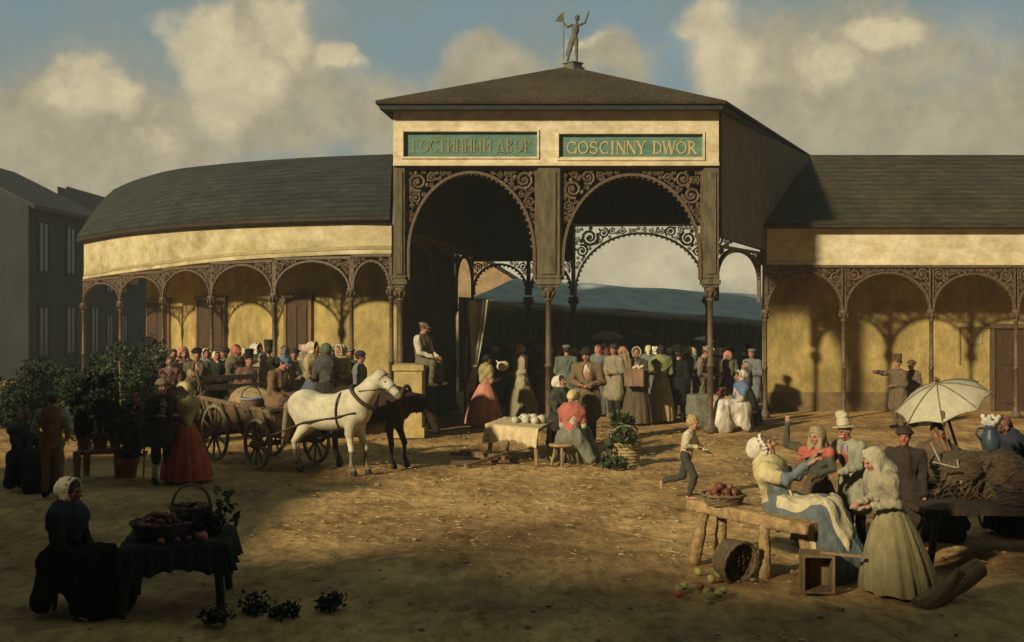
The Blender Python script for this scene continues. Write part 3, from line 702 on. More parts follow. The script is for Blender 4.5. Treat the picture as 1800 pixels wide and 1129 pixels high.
def circ_pack(inside, u0, u1, v0, v1, rmin, rmax, n, seed):
    r = random.Random(seed); out = []; tr = 0; cur = rmax
    while len(out) < n and tr < 24000:
        tr += 1; u, v = r.uniform(u0, u1), r.uniform(v0, v1); q = inside(u, v)
        if q <= rmin: continue
        for a, b, c in out: q = min(q, math.hypot(u-a, v-b)-c)
        if q >= cur: out.append((u, v, min(q, rmax)))
        elif tr % 40 == 0: cur = max(rmin, cur*.93)
    return out
def spandrel(A, B, zcap, zspr, ztop, zarch, t=.1, n=26, seed=0, side=.07, ring=.05, rmin=.035, rmax=.16, scal=True, solid=None):
    """openwork panel between two posts: outer frame, arch ring with scalloped edge, scrollwork in the corners"""
    mb = MB(); A = Vector((A[0], A[1], 0)); B = Vector((B[0], B[1], 0)); w = (B-A).length; U = (B-A)/w; nrm = U.cross(Vector((0, 0, 1)))
    P = lambda u, v, o=0: A+U*u+Vector((0, 0, v))+nrm*o
    cx = w/2; rx = w/2-side; rz = zarch-zspr
    def bar(u0, v0, u1, v1, th, tk=1): mb.beam(P(u0, v0), P(u1, v1), t*tk, th, up=nrm)
    arc = [(cx-rx*math.cos(a), zspr+rz*math.sin(a)) for a in [math.pi*i/36 for i in range(37)]]
    path = [(side, zcap)]+arc+[(w-side, zcap)]
    out = [(cx-(rx+ring)*math.cos(a), zspr+(rz+ring)*math.sin(a)) for a in [math.pi*i/36 for i in range(37)]]
    out = [(side-ring, zcap)]+out+[(w-side+ring, zcap)]
    for k in range(len(path)-1):
        q = [path[k], path[k+1], out[k+1], out[k]]
        mb.prism([P(*p, -t*.5) for p in q], nrm*t)
    mb.beam(P(0, ztop-.03), P(w, ztop-.03), t*.9, .06, up=(0, 0, 1))
    mb.beam(P(.02, zcap), P(.02, ztop-.06), t*.8, .04, up=nrm); mb.beam(P(w-.02, zcap), P(w-.02, ztop-.06), t*.8, .04, up=nrm)
    if scal:
        L_ = sum(math.hypot(path[i+1][0]-path[i][0], path[i+1][1]-path[i][1]) for i in range(len(path)-1)); stp = max(.075, ring*1.4); acc = 0
        for i in range(1, len(arc)-1):
            (u0, v0), (u1, v1) = arc[i], arc[i+1]; seg = math.hypot(u1-u0, v1-v0); acc += seg
            if acc > stp:
                acc = 0; du, dv = cx-u0, zspr-v0; l = math.hypot(du, dv)+1e-6
                mb.ball(P(u0+du/l*.012, v0+dv/l*.012), ring*.52, 6)
    def inside(u, v):
        if v > zspr: q = (math.hypot((u-cx)/(rx+ring), (v-zspr)/(rz+ring))-1)*min(rx, rz)
        else: q = max(abs(u-cx)-rx-ring, -1)
        return min(q, u-.04, w-.04-u, ztop-.06-v, v-zcap)
    r = random.Random(seed)
    for (u, v, rr) in circ_pack(inside, 0, w, zcap, ztop, rmin, rmax, n, seed):
        ph = r.uniform(0, 6.28); dr = r.choice((-1, 1)); turns = 1.6
        pts = [P(u+rr*(1-.72*i/15)*math.cos(ph+dr*turns*6.28*i/15), v+rr*(1-.72*i/15)*math.sin(ph+dr*turns*6.28*i/15), -.02) for i in range(16)]
        mb.tube(pts, [max(.011, rr*.2*(1-.35*i/15)) for i in range(16)], 5)
        mb.ball(P(u, v, -.02), rr*.28, 6)
        for j in range(3):
            a = ph+2.1*j+1; mb.ball(P(u+rr*.98*math.cos(a), v+rr*.98*math.sin(a), -.025), rr*.26, 5, 0, (1, 1, 1))
    return mb
def column_mesh(c, z0, z1, r=.06, cap=True):
    mb = MB(); h = z1-z0
    mb.lathe([(r*2.1, 0), (r*2.1, .1), (r*1.5, .14), (r*1.2, .2), (r, .3), (r*.95, h*.45), (r*1.25, h*.452), (r*1.25, h*.452+.05), (r*.92, h*.452+.06), (r*.85, h-.28), (r*1.25, h-.27), (r*1.25, h-.24), (r*.95, h-.22), (r*1.5, h-.1), (r*1.9, h-.06), (r*1.9, h)], (c[0], c[1], z0), 12)
    if cap:
        for i in range(8):
            a = i*math.pi/4; mb.tube([(c[0]+r*math.cos(a), c[1]+r*math.sin(a), z1-.22), (c[0]+r*1.9*math.cos(a), c[1]+r*1.9*math.sin(a), z1-.13), (c[0]+r*2.1*math.cos(a), c[1]+r*2.1*math.sin(a), z1-.08)], [r*.3, r*.34, r*.15], 5)
    return mb

# ------------------------------------------------------------------ gateway pavilion
DF = 23.8
pav = empty('market_pavilion', (.9, DF, 0), label='tall gateway pavilion with two openwork arches, green signboards and a shallow brown roof', cat='market hall')
def part(mb, name, m, parent, smooth=False):
    o = mb.build(name, m, None, smooth); o.parent = parent
    base = parent
    off = Vector((0, 0, 0)); p = parent
    while p is not None: off += p.location; p = p.parent
    o.location = -off if parent.type == 'EMPTY' or True else o.location
    return o
def pz(y, d=DF): return EYE-(y-550)*d/F
def pX(x, d=DF): return (x-900)*d/F
xl, xm0, xm1, xr = pX(692), pX(945), pX(984), pX(1262)
zt, zb = pz(197), pz(293)
# fascia: one cream board with two sunk openings, built from rails round the signboards
sb = [(pX(710), pX(944), pz(277), pz(233)), (pX(982), pX(1234), pz(280), pz(237))]
mb = MB(); T = .16
def fbox(x0, x1, z0, z1, y0=DF-.1, th=T): mb.box(((x0+x1)/2, y0+th/2, (z0+z1)/2), ((x1-x0)/2, th/2, (z1-z0)/2))
fbox(xl, xr, sb[0][3], zt); fbox(xl, xr, zb, sb[0][2]-.003, DF-.098); fbox(xl, sb[0][0], sb[0][2], sb[0][3]-.001, DF-.102); fbox(sb[0][1], sb[1][0], sb[0][2], sb[0][3]-.001, DF-.101); fbox(sb[1][1], xr, sb[0][2], sb[0][3]-.001, DF-.103)
fbox(sb[1][0], sb[1][1], sb[1][3], sb[0][3]-.002, DF-.097)
for x0, x1, z0, z1 in sb:      # raised bead round each opening
    mb.beam((x0, DF-.11, z1+.02), (x1, DF-.11, z1+.02), .04, .04); mb.beam((x0, DF-.11, z0-.02), (x1, DF-.11, z0-.02), .04, .04)
    mb.beam((x0-.02, DF-.112, z0-.04), (x0-.02, DF-.112, z1+.04), .04, .04, up=(0, 1, 0)); mb.beam((x1+.02, DF-.112, z0-.04), (x1+.02, DF-.112, z1+.04), .04, .04, up=(0, 1, 0))
mb.beam((xl, DF-.13, zb+.035), (xr, DF-.13, zb+.035), .07, .07)
part(mb, 'fascia', CREAM, pav)
# lettering in strokes with serifs
def arcp(cx, cy, rx, ry, a0, a1, n=12): return [(cx+rx*math.cos(R(a0+(a1-a0)*i/n)), cy+ry*math.sin(R(a0+(a1-a0)*i/n))) for i in range(n+1)]
K, k_ = .17, .075
def ser(x, y, w=.26): return ([(x-w/2, y), (x+w/2, y)], k_*.9)
GL = {
    'O': [(arcp(.4, .5, .33, .45, 60, 420, 22), .12)], 'C': [(arcp(.42, .5, .34, .45, 50, 310, 18), .13), ([(.64, .68), (.64, .95)], k_), ([(.64, .05), (.64, .25)], k_)],
    'G': [(arcp(.42, .5, .34, .45, 50, 330, 18), .13), ([(.64, .68), (.64, .95)], k_), ([(.7, .02), (.7, .45)], .13), ser(.68, .45, .3)],
    'S': [(arcp(.35, .73, .22, .22, 30, 270, 12)+arcp(.35, .27, .24, .24, 90, -150, 12), .12), ([(.56, .7), (.56, .95)], k_), ([(.1, .05), (.1, .3)], k_)],
    'I': [([(.22, 0), (.22, 1)], K), ser(.22, 0), ser(.22, 1)], 'N': [([(.14, 0), (.14, 1)], k_), ([(.14, 1), (.68, 0)], K), ([(.68, 0), (.68, 1)], k_), ser(.14, 0), ser(.68, 1), ser(.1, 1, .2)],
    'Y': [([(.08, 1), (.38, .45)], K), ([(.68, 1), (.38, .45)], k_), ([(.38, .45), (.38, 0)], K), ser(.1, 1), ser(.68, 1), ser(.38, 0)],
    'D': [([(.16, 0), (.16, 1)], K), (arcp(.2, .5, .46, .48, 90, -90, 14), .12), ser(.14, 0), ser(.14, 1)],
    'W': [([(.06, 1), (.28, 0)], K), ([(.28, 0), (.48, .85)], k_), ([(.48, 1), (.7, 0)], K), ([(.7, 0), (.92, 1)], k_), ser(.06, 1), ser(.48, 1), ser(.92, 1)],
    'R': [([(.16, 0), (.16, 1)], K), (arcp(.2, .75, .34, .23, 90, -90, 10), .11), ([(.28, .52), (.66, 0)], K), ser(.14, 0), ser(.14, 1), ser(.7, 0, .2)],
    'Г': [([(.16, 0), (.16, 1)], K), ([(.1, .97), (.62, .97)], k_), ([(.6, .75), (.6, 1)], k_), ser(.16, 0)],
    'Т': [([(.36, 0), (.36, 1)], K), ([(.04, .97), (.68, .97)], k_), ([(.05, .76), (.05, 1)], k_), ([(.67, .76), (.67, 1)], k_), ser(.36, 0)],
    'И': [([(.14, 0), (.14, 1)], K), ([(.14, .1), (.64, .9)], k_), ([(.64, 0), (.64, 1)], K), ser(.14, 0), ser(.14, 1), ser(.64, 0), ser(.64, 1)],
    'Н': [([(.14, 0), (.14, 1)], K), ([(.14, .5), (.64, .5)], k_), ([(.64, 0), (.64, 1)], K), ser(.14, 0), ser(.14, 1), ser(.64, 0), ser(.64, 1)],
    'Ы': [([(.14, 0), (.14, 1)], K), (arcp(.18, .27, .28, .25, 90, -90, 10), .1), ([(.68, 0), (.68, 1)], K), ser(.14, 0), ser(.14, 1), ser(.68, 0), ser(.68, 1)],
    'В': [([(.16, 0), (.16, 1)], K), (arcp(.2, .76, .3, .22, 90, -90, 10), .1), (arcp(.2, .27, .38, .26, 90, -90, 10), .11), ser(.14, 0), ser(.14, 1)],
    'Р': [([(.16, 0), (.16, 1)], K), (arcp(.2, .73, .36, .25, 90, -90, 10), .11), ser(.16, 0), ser(.14, 1)],
    'Д': [([(.12, 0), (.38, 1)], k_), ([(.38, 1), (.66, 0)], K), ([(.02, .04), (.78, .04)], k_), ([(.04, -.14), (.04, .06)], k_), ([(.76, -.14), (.76, .06)], k_)],
}
GL['С'] = GL['C']; GL['О'] = GL['O']; GL['Ś'] = GL['S']+[([(.32, 1.08), (.46, 1.26)], .09)]; GL['Ó'] = GL['O']+[([(.38, 1.05), (.52, 1.24)], .09)]
GL['Й'] = GL['И']+[(arcp(.39, 1.22, .16, .1, 190, 350, 8), .07)]
GW = {'I': .44, 'W': 1.0, 'O': .82, 'О': .82, 'G': .84, 'Ó': .82, ' ': .42, 'Ы': .9, 'Д': .84}
def lettering(txt, x0, x1, z0, h, y):
    mb = MB(); tot = sum(GW.get(c, .76) for c in txt); kx = (x1-x0)/tot; x = x0; e = 0
    for c in txt:
        for pl, w in GL.get(c, []):
            for (a, b), (c2, d) in zip(pl[:-1], pl[1:]):
                p = Vector((x+a*kx, 0, z0+b*h)); q = Vector((x+c2*kx, 0, z0+d*h)); D_ = q-p
                if D_.length < 1e-6: continue
                nn = Vector((-D_.z, 0, D_.x)).normalized()*w*h*.42; e = (e+1) % 40; yo = Vector((0, y-.00025*e, 0))
                mb.prism([p-nn+yo, q-nn+yo, q+nn+yo, p+nn+yo], (0, .016, 0))
        x += GW.get(c, .76)*kx
    return mb
for i, (x0, x1, z0, z1) in enumerate(sb):
    m_ = MB(); m_.box(((x0+x1)/2, DF+.0, (z0+z1)/2), ((x1-x0)/2+.004, .03, (z1-z0)/2+.004)); o = part(m_, 'sign_board', GREEN, pav)
    h = (z1-z0)*.52
    lt = lettering('ГОСТИННЫЙ ДВОР' if i == 0 else 'GOŚCINNY DWÓR', x0+.16, x1-.1, z0+(z1-z0)*.2, h, DF-.04)
    part(lt, 'lettering', GOLD2 if i == 0 else GOLD, o)
    tag(o, 'green signboard with faded Cyrillic lettering' if i == 0 else 'green signboard with gilt Polish lettering')
# posts, columns, openwork
zc = pz(492)
for x0, x1 in ((pX(692), pX(712)), (pX(945), pX(984)), (pX(1236), pX(1262))):
    m_ = MB(); cx = (x0+x1)/2; w = x1-x0
    m_.box((cx, DF+.04, (zc+zb-.002)/2), (w/2, .13, (zb-.002-zc)/2)); m_.box((cx, DF-.1, (zc+zb)/2), (w*.3, .02, (zb-zc)/2-.12))
    m_.box((cx, DF+.04, zc-.05), (w/2+.04, .17, .05)); m_.box((cx, DF+.04, zc-.13), (w/2, .13, .03)); m_.box((cx, DF+.04, zc+.06), (w/2+.02, .15, .025))
    part(m_, 'pilaster', PIER, pav)
    part(column_mesh((cx if x0 > 0 else cx+.02, DF+.04), 0, zc-.16, .068), 'column', IRON, pav, True)
for i, (a, b, ya, zs) in enumerate(((pX(712), pX(945), 306, 446), (pX(984), pX(1236), 310, 452))):
    part(spandrel((a, DF), (b, DF), zc, pz(zs), zb-.004, pz(ya), .1, 75, 5+i, .1, .06, .045, .2), 'openwork_arch', IRON, pav)
# roof with eaves
ez = 6.78; e1, e2 = Vector((pX(660, 23.3), 23.3, ez)), Vector((pX(1276, 23.3), 23.3, ez)); e3, e4 = Vector((8.25, 31.4, ez)), Vector((-1.9, 33.2, ez))
ap, rg = Vector((pX(1000, 26.3), 26.3, pz(122, 26.3))), Vector((3.1, 30.5, pz(122, 26.3)))
m_ = MB()
def roofface(q, n=1):
    m_.prism(q, (0, 0, .07))
roofface([e1, e2, ap]); roofface([e2, e3, rg, ap]); roofface([e3, e4, rg]); roofface([e4, e1, ap, rg])
part(m_, 'roof', SHING, pav)
m_ = MB(); lo = lambda v, dz, k: Vector((v.x+(1.2-v.x)*k, v.y+(27-v.y)*k, v.z+dz))
for a, b in ((e1, e2), (e2, e3), (e3, e4), (e4, e1)):      # cornice under the eaves
    q = [lo(a, -.015, .012), lo(b, -.015, .012), lo(b, -.1, .02), lo(a, -.1, .02)]
    m_.add([*q, *[v*.96+Vector((1.2, 27, v.z))*.04 for v in q]], [(0, 1, 2, 3), (7, 6, 5, 4), (0, 4, 5, 1), (1, 5, 6, 2), (2, 6, 7, 3), (3, 7, 4, 0)])
m_.box(((xl+xr)/2, DF+.04, zt+.09), ((xr-xl)/2+.07, .2, .085)); 
part(m_, 'cornice', mat('slate_blue_paint', (.05, .055, .06), .8, .4, 5, .2, (.6, 1, 2)), pav)
# side walls and ceiling
pfl, pfr = Vector((xl+.05, DF+.12, 0)), Vector((xr-.03, DF+.12, 0)); prl, prr = Vector((-1.15, 32.6, 0)), Vector((8.15, 31.2, 0))
def zz(v, z): return Vector((v.x, v.y, z))
def wall(mbx, a, b, z0, z1, t=.16, z0b=None, z1b=None):
    n = (b-a).cross(Vector((0, 0, 1))).normalized()*t
    z0b = z0 if z0b is None else z0b; z1b = z1 if z1b is None else z1b
    mbx.hexa([zz(a, z0), zz(b, z0b), zz(b, z0b)+n, zz(a, z0)+n, zz(a, z1), zz(b, z1b), zz(b, z1b)+n, zz(a, z1)+n])
l1 = pfl.lerp(prl, .62)
m_ = MB(); wall(m_, pfl, l1, 0, 4.12, .14); wall(m_, pfl, prl, 4.12, 6.7, .14)
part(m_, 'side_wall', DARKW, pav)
for k in range(3):
    a, b = pfl.lerp(prl, k*.31+.03), pfl.lerp(prl, k*.31+.31); off = Vector((.14, 0, 0))
    part(spandrel(a+off, b+off, 2.7, 3.25, 4.1, 4.0, .08, 14, 40+k, .08, .05, .05, .14), 'openwork_arch', IRON, pav)
    part(column_mesh((b+off), 0, 2.72, .06), 'column', IRON, pav, True)
m_ = MB(); m_.beam(zz(pfl, 4.17)+Vector((.1, 0, 0)), zz(prl, 4.17)+Vector((.1, 0, 0)), .16, .12); part(m_, 'beam', mat('dusty_beam', (.16, .11, .055), .8, .5, 8, .3), pav)
# right side: solid above, openwork arch over the passage towards the courtyard
ra, rb_ = pfr, Vector((pX(1336, 27.0), 27.0, 0))
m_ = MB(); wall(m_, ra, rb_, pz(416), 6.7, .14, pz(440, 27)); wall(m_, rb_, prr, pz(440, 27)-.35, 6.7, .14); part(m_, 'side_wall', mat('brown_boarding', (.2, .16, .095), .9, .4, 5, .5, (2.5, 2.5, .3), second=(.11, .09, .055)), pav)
part(spandrel(ra, rb_, 2.75, 3.25, pz(416)-.15, 3.88, .09, 22, 60, .12, .06, .045, .13), 'openwork_arch', IRON, pav)
# rear wall with two arches, pale openwork against the sky
rr0, rr1, rr2 = Vector((-1.15, 32.5, 0)), Vector((pX(1008, 32.2), 32.2, 0)), Vector((pX(1244, 31.9), 31.9, 0))
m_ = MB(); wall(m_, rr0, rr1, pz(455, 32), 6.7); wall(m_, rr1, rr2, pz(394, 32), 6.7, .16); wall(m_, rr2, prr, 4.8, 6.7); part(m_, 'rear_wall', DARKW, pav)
mid = rr0.lerp(rr1, .56)
part(spandrel(rr0, mid, 3.0, 3.2, pz(455, 32), 3.85, .1, 12, 70, .1, .06, .05, .12), 'openwork_arch', IRON, pav)
part(spandrel(mid, rr1, 3.0, 3.1, pz(455, 32), 3.85, .1, 14, 71, .1, .07, .05, .14), 'openwork_arch', IRON, pav)
o = part(spandrel(rr1, rr2, 2.9, 3.15, pz(394, 32), pz(412, 32), .1, 85, 72, .1, .06, .05, .26), 'openwork_arch', PALEI, pav); tag(o, 'pale painted openwork arch at the back of the passage')
part(spandrel(rr2, prr, 3.0, 3.6, 4.8, 4.65, .1, 30, 73, .1, .06, .05, .2), 'openwork_arch', PALEI, pav)
for q in (mid, rr1, rr2, prr): part(column_mesh(q, 0, 2.95, .075), 'column', IRON, pav, True)
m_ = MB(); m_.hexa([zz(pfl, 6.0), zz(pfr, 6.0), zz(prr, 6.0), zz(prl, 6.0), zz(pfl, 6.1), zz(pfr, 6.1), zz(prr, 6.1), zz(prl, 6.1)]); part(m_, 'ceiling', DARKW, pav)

# ------------------------------------------------------------------ statue on the roof
st = SDF(); c0 = np.array([0, 0, .0])
st.ell((.03, 0, 1.05), (.12, .09, .17), None, .05).cap((.0, 0, .82), (.03, 0, 1.1), .085, .1, .05).ell((-.01, 0, .8), (.1, .09, .1), None, .04)
st.cap((.06, -.01, 1.22), (.07, -.02, 1.3), .04, .04, .03).ell((.08, -.03, 1.4), (.075, .085, .1), None, .02).ell((.08, -.03, 1.45), (.085, .09, .05), None, .02)
st.cap((.15, 0, 1.2), (.32, 0, 1.26), .045, .038, .03).cap((.32, 0, 1.26), (.43, -.02, 1.55), .037, .026, .02).ell((.44, -.02, 1.6), (.03, .03, .045), None, .02)
st.cap((-.08, 0, 1.2), (-.22, -.04, 1.12), .045, .036, .03).cap((-.22, -.04, 1.12), (-.33, -.05, 1.24), .035, .026, .02).ell((-.34, -.05, 1.27), (.03, .03, .035), None, .02)
st.cap((.05, 0, .74), (.06, -.04, .42), .078, .052, .04).cap((.06, -.04, .42), (.07, .0, .06), .052, .034, .03).cap((.07, .0, .04), (.07, -.14, .03), .035, .025, .02)
st.cap((-.06, 0, .74), (-.13, -.02, .42), .078, .052, .04).cap((-.13, -.02, .42), (-.22, .05, .07), .052, .034, .03).cap((-.22, .05, .05), (-.24, -.08, .03), .035, .025, .02)
st.cap((-.1, .02, .78), (-.22, .06, .3), .06, .05, .05)
V, Q = st.mesh(.016); V = wrinkle(V, Q, .005, .8, 3)
BRZ = mat('weathered_bronze', (.12, .11, .07), .65, .5, 8, .3, second=(.07, .075, .06))
sroot = empty('statue', (ap.x+.13, ap.y, ap.z+.02), 0, .74, 'small bronze statue of a man with one arm raised, on the roof peak', 'statue')
o = nmesh('figure', V, Q, BRZ, sroot); o.location.z = .16
m_ = MB(); m_.tube([(-.34, -.05, .15), (-.34, -.05, 1.5)], .016, 6); m_.prism([(-.34, -.06, 1.34), (-.6, -.06, 1.36), (-.52, -.06, 1.5), (-.34, -.06, 1.66)], (0, .03, 0)); o = m_.build('staff', BRZ, sroot); o.location.z = .1
m_ = MB(); m_.lathe([(.4, -.14), (.36, .02), (.3, .04), (.28, .12), (.34, .14), (.34, .17)], (-.05, 0, 0), 4); o = m_.build('pedestal', BRZ, sroot)

# ------------------------------------------------------------------ arcades
def spline(pts, n):
    out = []
    for i in range(len(pts)-1):
        p0, p1, p2, p3 = [np.array(pts[max(0, min(len(pts)-1, i+j))], float) for j in (-1, 0, 1, 2)]
        for t in np.linspace(0, 1, n, endpoint=False):
            out.append(.5*((2*p1)+(p2-p0)*t+(2*p0-5*p1+4*p2-p3)*t*t+(3*p1-p0-3*p2+p3)*t**3))
    return out+[np.array(pts[-1], float)]
def arcade(name, cols, label, back, roofback, walls, seed, shaft=.055, plaster=None):
    """cols: (pixel x, depth, fascia bottom y, fascia top y, capital y, arch-top y, eave overhang)"""
    root = empty(name, (pX(cols[0][0], cols[0][1]), cols[0][1], 0), label=label, cat='arcade')
    W3 = [dict(p=Vector((pX(c[0], c[1]), c[1], 0)), zb=pz(c[2], c[1]), zt=pz(c[3], c[1]), zc=pz(c[4], c[1]), za=pz(c[5], c[1])) for c in cols]
    sp = spline([(w['p'].x, w['p'].y, w['zb'], w['zt']) for w in W3], 8)
    tg = []
    for i in range(len(sp)):
        d = sp[min(i+1, len(sp)-1)]-sp[max(i-1, 0)]; v = Vector((d[0], d[1], 0)).normalized(); n = v.cross(Vector((0, 0, 1)))
        if n.y > 0: n = -n
        tg.append(n)
    m_ = MB(); Pq = [[Vector((q[0], q[1], q[2]))-n*.02, Vector((q[0], q[1], q[3]))-n*.02] for q, n in zip(sp, tg)]
    m_.slab([[a, b] for a, b in Pq], Vector((0, .12, 0))); m_.slab([[a+n*.04+Vector((0, 0, 0)), a+n*.04+Vector((0, 0, .07))] for (a, b), n in zip(Pq, tg)], Vector((0, .06, 0)))
    part(m_, 'fascia', plaster or CREAM, root)
    m_ = MB(); m_.slab([[b+n*.1+Vector((0, 0, .005)), b+n*.22+Vector((0, 0, .06)), b+n*.22+Vector((0, 0, .1)), b-n*.05+Vector((0, 0, .16))] for (a, b), n in zip(Pq, tg)], Vector((0, 0, .03))); part(m_, 'gutter', mat('dark_gutter', (.05, .035, .02), .8, .4, 6, .2), root)
    for i, w in enumerate(W3):
        part(column_mesh(w['p'], 0, w['zc']+.02, shaft), 'column', IRON, root, True)
        if i < len(W3)-1:
            v = W3[i+1]; a, b = (w, v)
            zc_ = (w['zc']+v['zc'])/2; part(spandrel(w['p'], v['p'], min(w['zc'], v['zc']), zc_+.02, min(w['zb'], v['zb'])+.0, (w['za']+v['za'])/2, .09, 34, seed+i, .06, .045, .035, .15), 'openwork_arch', IRON, root)
    return root, W3, sp, tg
LA = [(688, 25.2, 446, 392, 505, 463), (618, 25.3, 447, 393, 508, 458), (482, 26.0, 453, 397, 517, 464), (372, 27.4, 461, 402, 522, 471), (287, 29.2, 471, 408, 524, 482), (212, 31.4, 481, 416, 531, 494), (147, 34.0, 491, 428, 534, 504)]
la, LW, lsp, ltg = arcade('curved_arcade', LA, 'long curved arcade wing with cream fascia, ochre wall and grey slate roof', 1.6, 6, None, 100, plaster=AGED)
# back wall, end wall and roof follow the curve
bk = [Vector((q[0]-n.x*1.9+.0, q[1]-n.y*1.9, 0)) for q, n in zip(lsp, ltg)]
bk[0] = Vector((-2.58, 26.6, 0))
m_ = MB(); m_.slab([[v, v+Vector((0, 0, 4.6))] for v in bk], Vector((0, .2, 0))); e = Vector((lsp[-1][0], lsp[-1][1], 0)); e2_ = Vector((-13.3, 40, 0))
part(m_, 'back_wall', OCHRE, la)
SKIRT = mat('brown_dado', (.22, .145, .055), .9, .4, 4, .4, second=(.12, .085, .035))
m_ = MB(); m_.slab([[v-n*-.012+Vector((0, -.03, 0)), v+Vector((0, -.03, .42+.0*n.x))] for v, n in zip(bk, ltg)], Vector((0, .028, 0))); part(m_, 'skirting', SKIRT, la)
m_ = MB(); m_.slab([[Vector((e.x, e.y, lsp[-1][2])), Vector((e.x, e.y, lsp[-1][3]))], [Vector((e2_.x, e2_.y, lsp[-1][2])), Vector((e2_.x, e2_.y, lsp[-1][3]))]], Vector((.12, .1, 0))); part(m_, 'fascia', AGED, la)
m_ = MB(); fl = [[Vector((q[0], q[1], q[2]+.1)), b+Vector((0, 0, q[2]+.1))] for q, b in zip(lsp, bk)]; m_.slab(fl, Vector((0, 0, .08))); part(m_, 'ceiling', mat('pale_ceiling', (.4, .32, .14), .9, .3, 4, .2), la)
ridge_px = [(690, 275, 30.5), (560, 280, 31), (450, 287, 32), (350, 296, 33.5), (290, 305, 35), (235, 321, 37), (200, 336, 39)]
rs = spline([px(*q) for q in ridge_px], 8)
m_ = MB(); rows = []
for (q, n), r3 in zip(zip(lsp, ltg), rs):
    ev = Vector((q[0], q[1], q[3]+.14))+n*.2; rv = Vector(r3); bkv = rv+Vector((-.6, 5.5, -2.2)) 
    rows.append([ev, ev.lerp(rv, .34)+Vector((0, 0, .12)), ev.lerp(rv, .68)+Vector((0, 0, .12)), rv, rv+Vector((0, .5, -.05)), bkv])
lastr = rows[-1]
for t in (.35, .7, 1):
    rows.append([lastr[0].lerp(Vector((-13.6, 41, lastr[0].z)), t), lastr[1].lerp(Vector((-12.6, 42, lastr[1].z)), t), lastr[2].lerp(Vector((-12.2, 43, lastr[2].z)), t), lastr[3].lerp(Vector((-12, 44, lastr[3].z)), t), lastr[4].lerp(Vector((-11.8, 45, lastr[4].z)), t), lastr[5].lerp(Vector((-11, 46, lastr[5].z)), t)])
m_.slab(rows, Vector((0, 0, .06))); part(m_, 'roof', SLATE, la, False)
for x0, x1, y0, ii in ((264, 299, 532, 0), (352, 398, 528, 1), (508, 546, 524, 2)):
    def onwall(x):
        best = min(range(len(bk)-1), key=lambda i: abs((900+bk[i].x*F/bk[i].y)-x)); return bk[best]
    a, b = onwall(x0), onwall(x1)
    a = Vector((pX(x0, a.y), a.y-.03, 0)); b = Vector((pX(x1, b.y), b.y-.03, 0)); zt_ = pz(y0, a.y); n = (b-a).cross(Vector((0, 0, 1))).normalized()
    n = n if n.y < 0 else -n; u = (b-a).normalized(); w = (b-a).length
    m_ = MB(); m_.prism([a, b, b+Vector((0, 0, zt_)), a+Vector((0, 0, zt_))], n*.05)
    for p0 in (.08, .54):
        for z0, z1 in ((.15, .5), (.56, .93)): q0 = a+u*w*p0+n*.05; q1 = a+u*w*(p0+.38)+n*.05; m_.prism([q0+Vector((0, 0, zt_*z0)), q1+Vector((0, 0, zt_*z0)), q1+Vector((0, 0, zt_*z1)), q0+Vector((0, 0, zt_*z1))], n*.025)
    o = part(m_, 'door', DOORM, la)
    m_ = MB(); m_.beam(a+n*.03-u*.06, a+n*.03-u*.06+Vector((0, 0, zt_+.1)), .1, .1, up=n); m_.beam(b+n*.03+u*.06, b+n*.03+u*.06+Vector((0, 0, zt_+.1)), .1, .1, up=n); m_.beam(a+n*.04-u*.15+Vector((0, 0, zt_+.06)), b+n*.04+u*.15+Vector((0, 0, zt_+.06)), .12, .12)
    part(m_, 'frame', wood((.2, .12, .045), 'door_frame'), o)
RA = [(1345, 27.0, 466, 402, 546, 478), (1483, 27.0, 466, 402, 546, 480), (1637, 27.0, 466, 402, 546, 482), (1786, 27.0, 466, 402, 546, 484), (1940, 27.0, 466, 402, 546, 484), (2090, 27.0, 466, 402, 546, 484)]
ra_, RW, rsp, rtg = arcade('straight_arcade', RA, 'right-hand arcade wing with shaded cream fascia, ochre wall and dark slate roof', 1.6, 5, None, 200)
BW = 28.9
m_ = MB(); m_.box((11.75, BW+.1, 2.25), (5.35, .1, 2.25)); part(m_, 'back_wall', OCHRE, ra_)
m_ = MB(); m_.box((11.75, BW-.015, .24), (5.35, .014, .24)); part(m_, 'skirting', SKIRT, ra_)
m_ = MB(); m_.hexa([Vector((6.0, 27.05, 4.0)), Vector((17, 27.05, 4.0)), Vector((17, BW, 4.0)), Vector((6.4, BW, 4.0)), Vector((6.0, 27.05, 4.08)), Vector((17, 27.05, 4.08)), Vector((17, BW, 4.08)), Vector((6.4, BW, 4.08))]); part(m_, 'ceiling', DARKW, ra_)
m_ = MB(); ev0, ev1 = Vector((pX(1334, 26.75), 26.75, pz(400, 26.75))), Vector((17, 26.75, pz(400, 26.75))); r0, r1 = Vector((pX(1420, 31), 31, pz(277, 31))), Vector((17, 31, pz(277, 31)))
rows = [[ev0.lerp(ev1, t), ev0.lerp(ev1, t).lerp(r0.lerp(r1, t), .5)+Vector((0, 0, .05)), r0.lerp(r1, t), r0.lerp(r1, t)+Vector((0, .4, -.03)), r0.lerp(r1, t)+Vector((.5, 5, -2.2))] for t in np.linspace(0, 1, 14)]
m_.slab(rows, Vector((0, 0, .07))); part(m_, 'roof', mat('olive_shingle', (.095, .078, .042), .85, .45, 7, .6, (.35, .6, 2.2), second=(.045, .04, .024), bscale=22, spec=.15, courses=2.2, stain=.9), ra_)
m_ = MB(); dx0, dx1 = pX(1747, BW), pX(1818, BW); dz = pz(578, BW); m_.box(((dx0+dx1)/2, BW-.03, dz/2), ((dx1-dx0)/2, .03, dz/2))
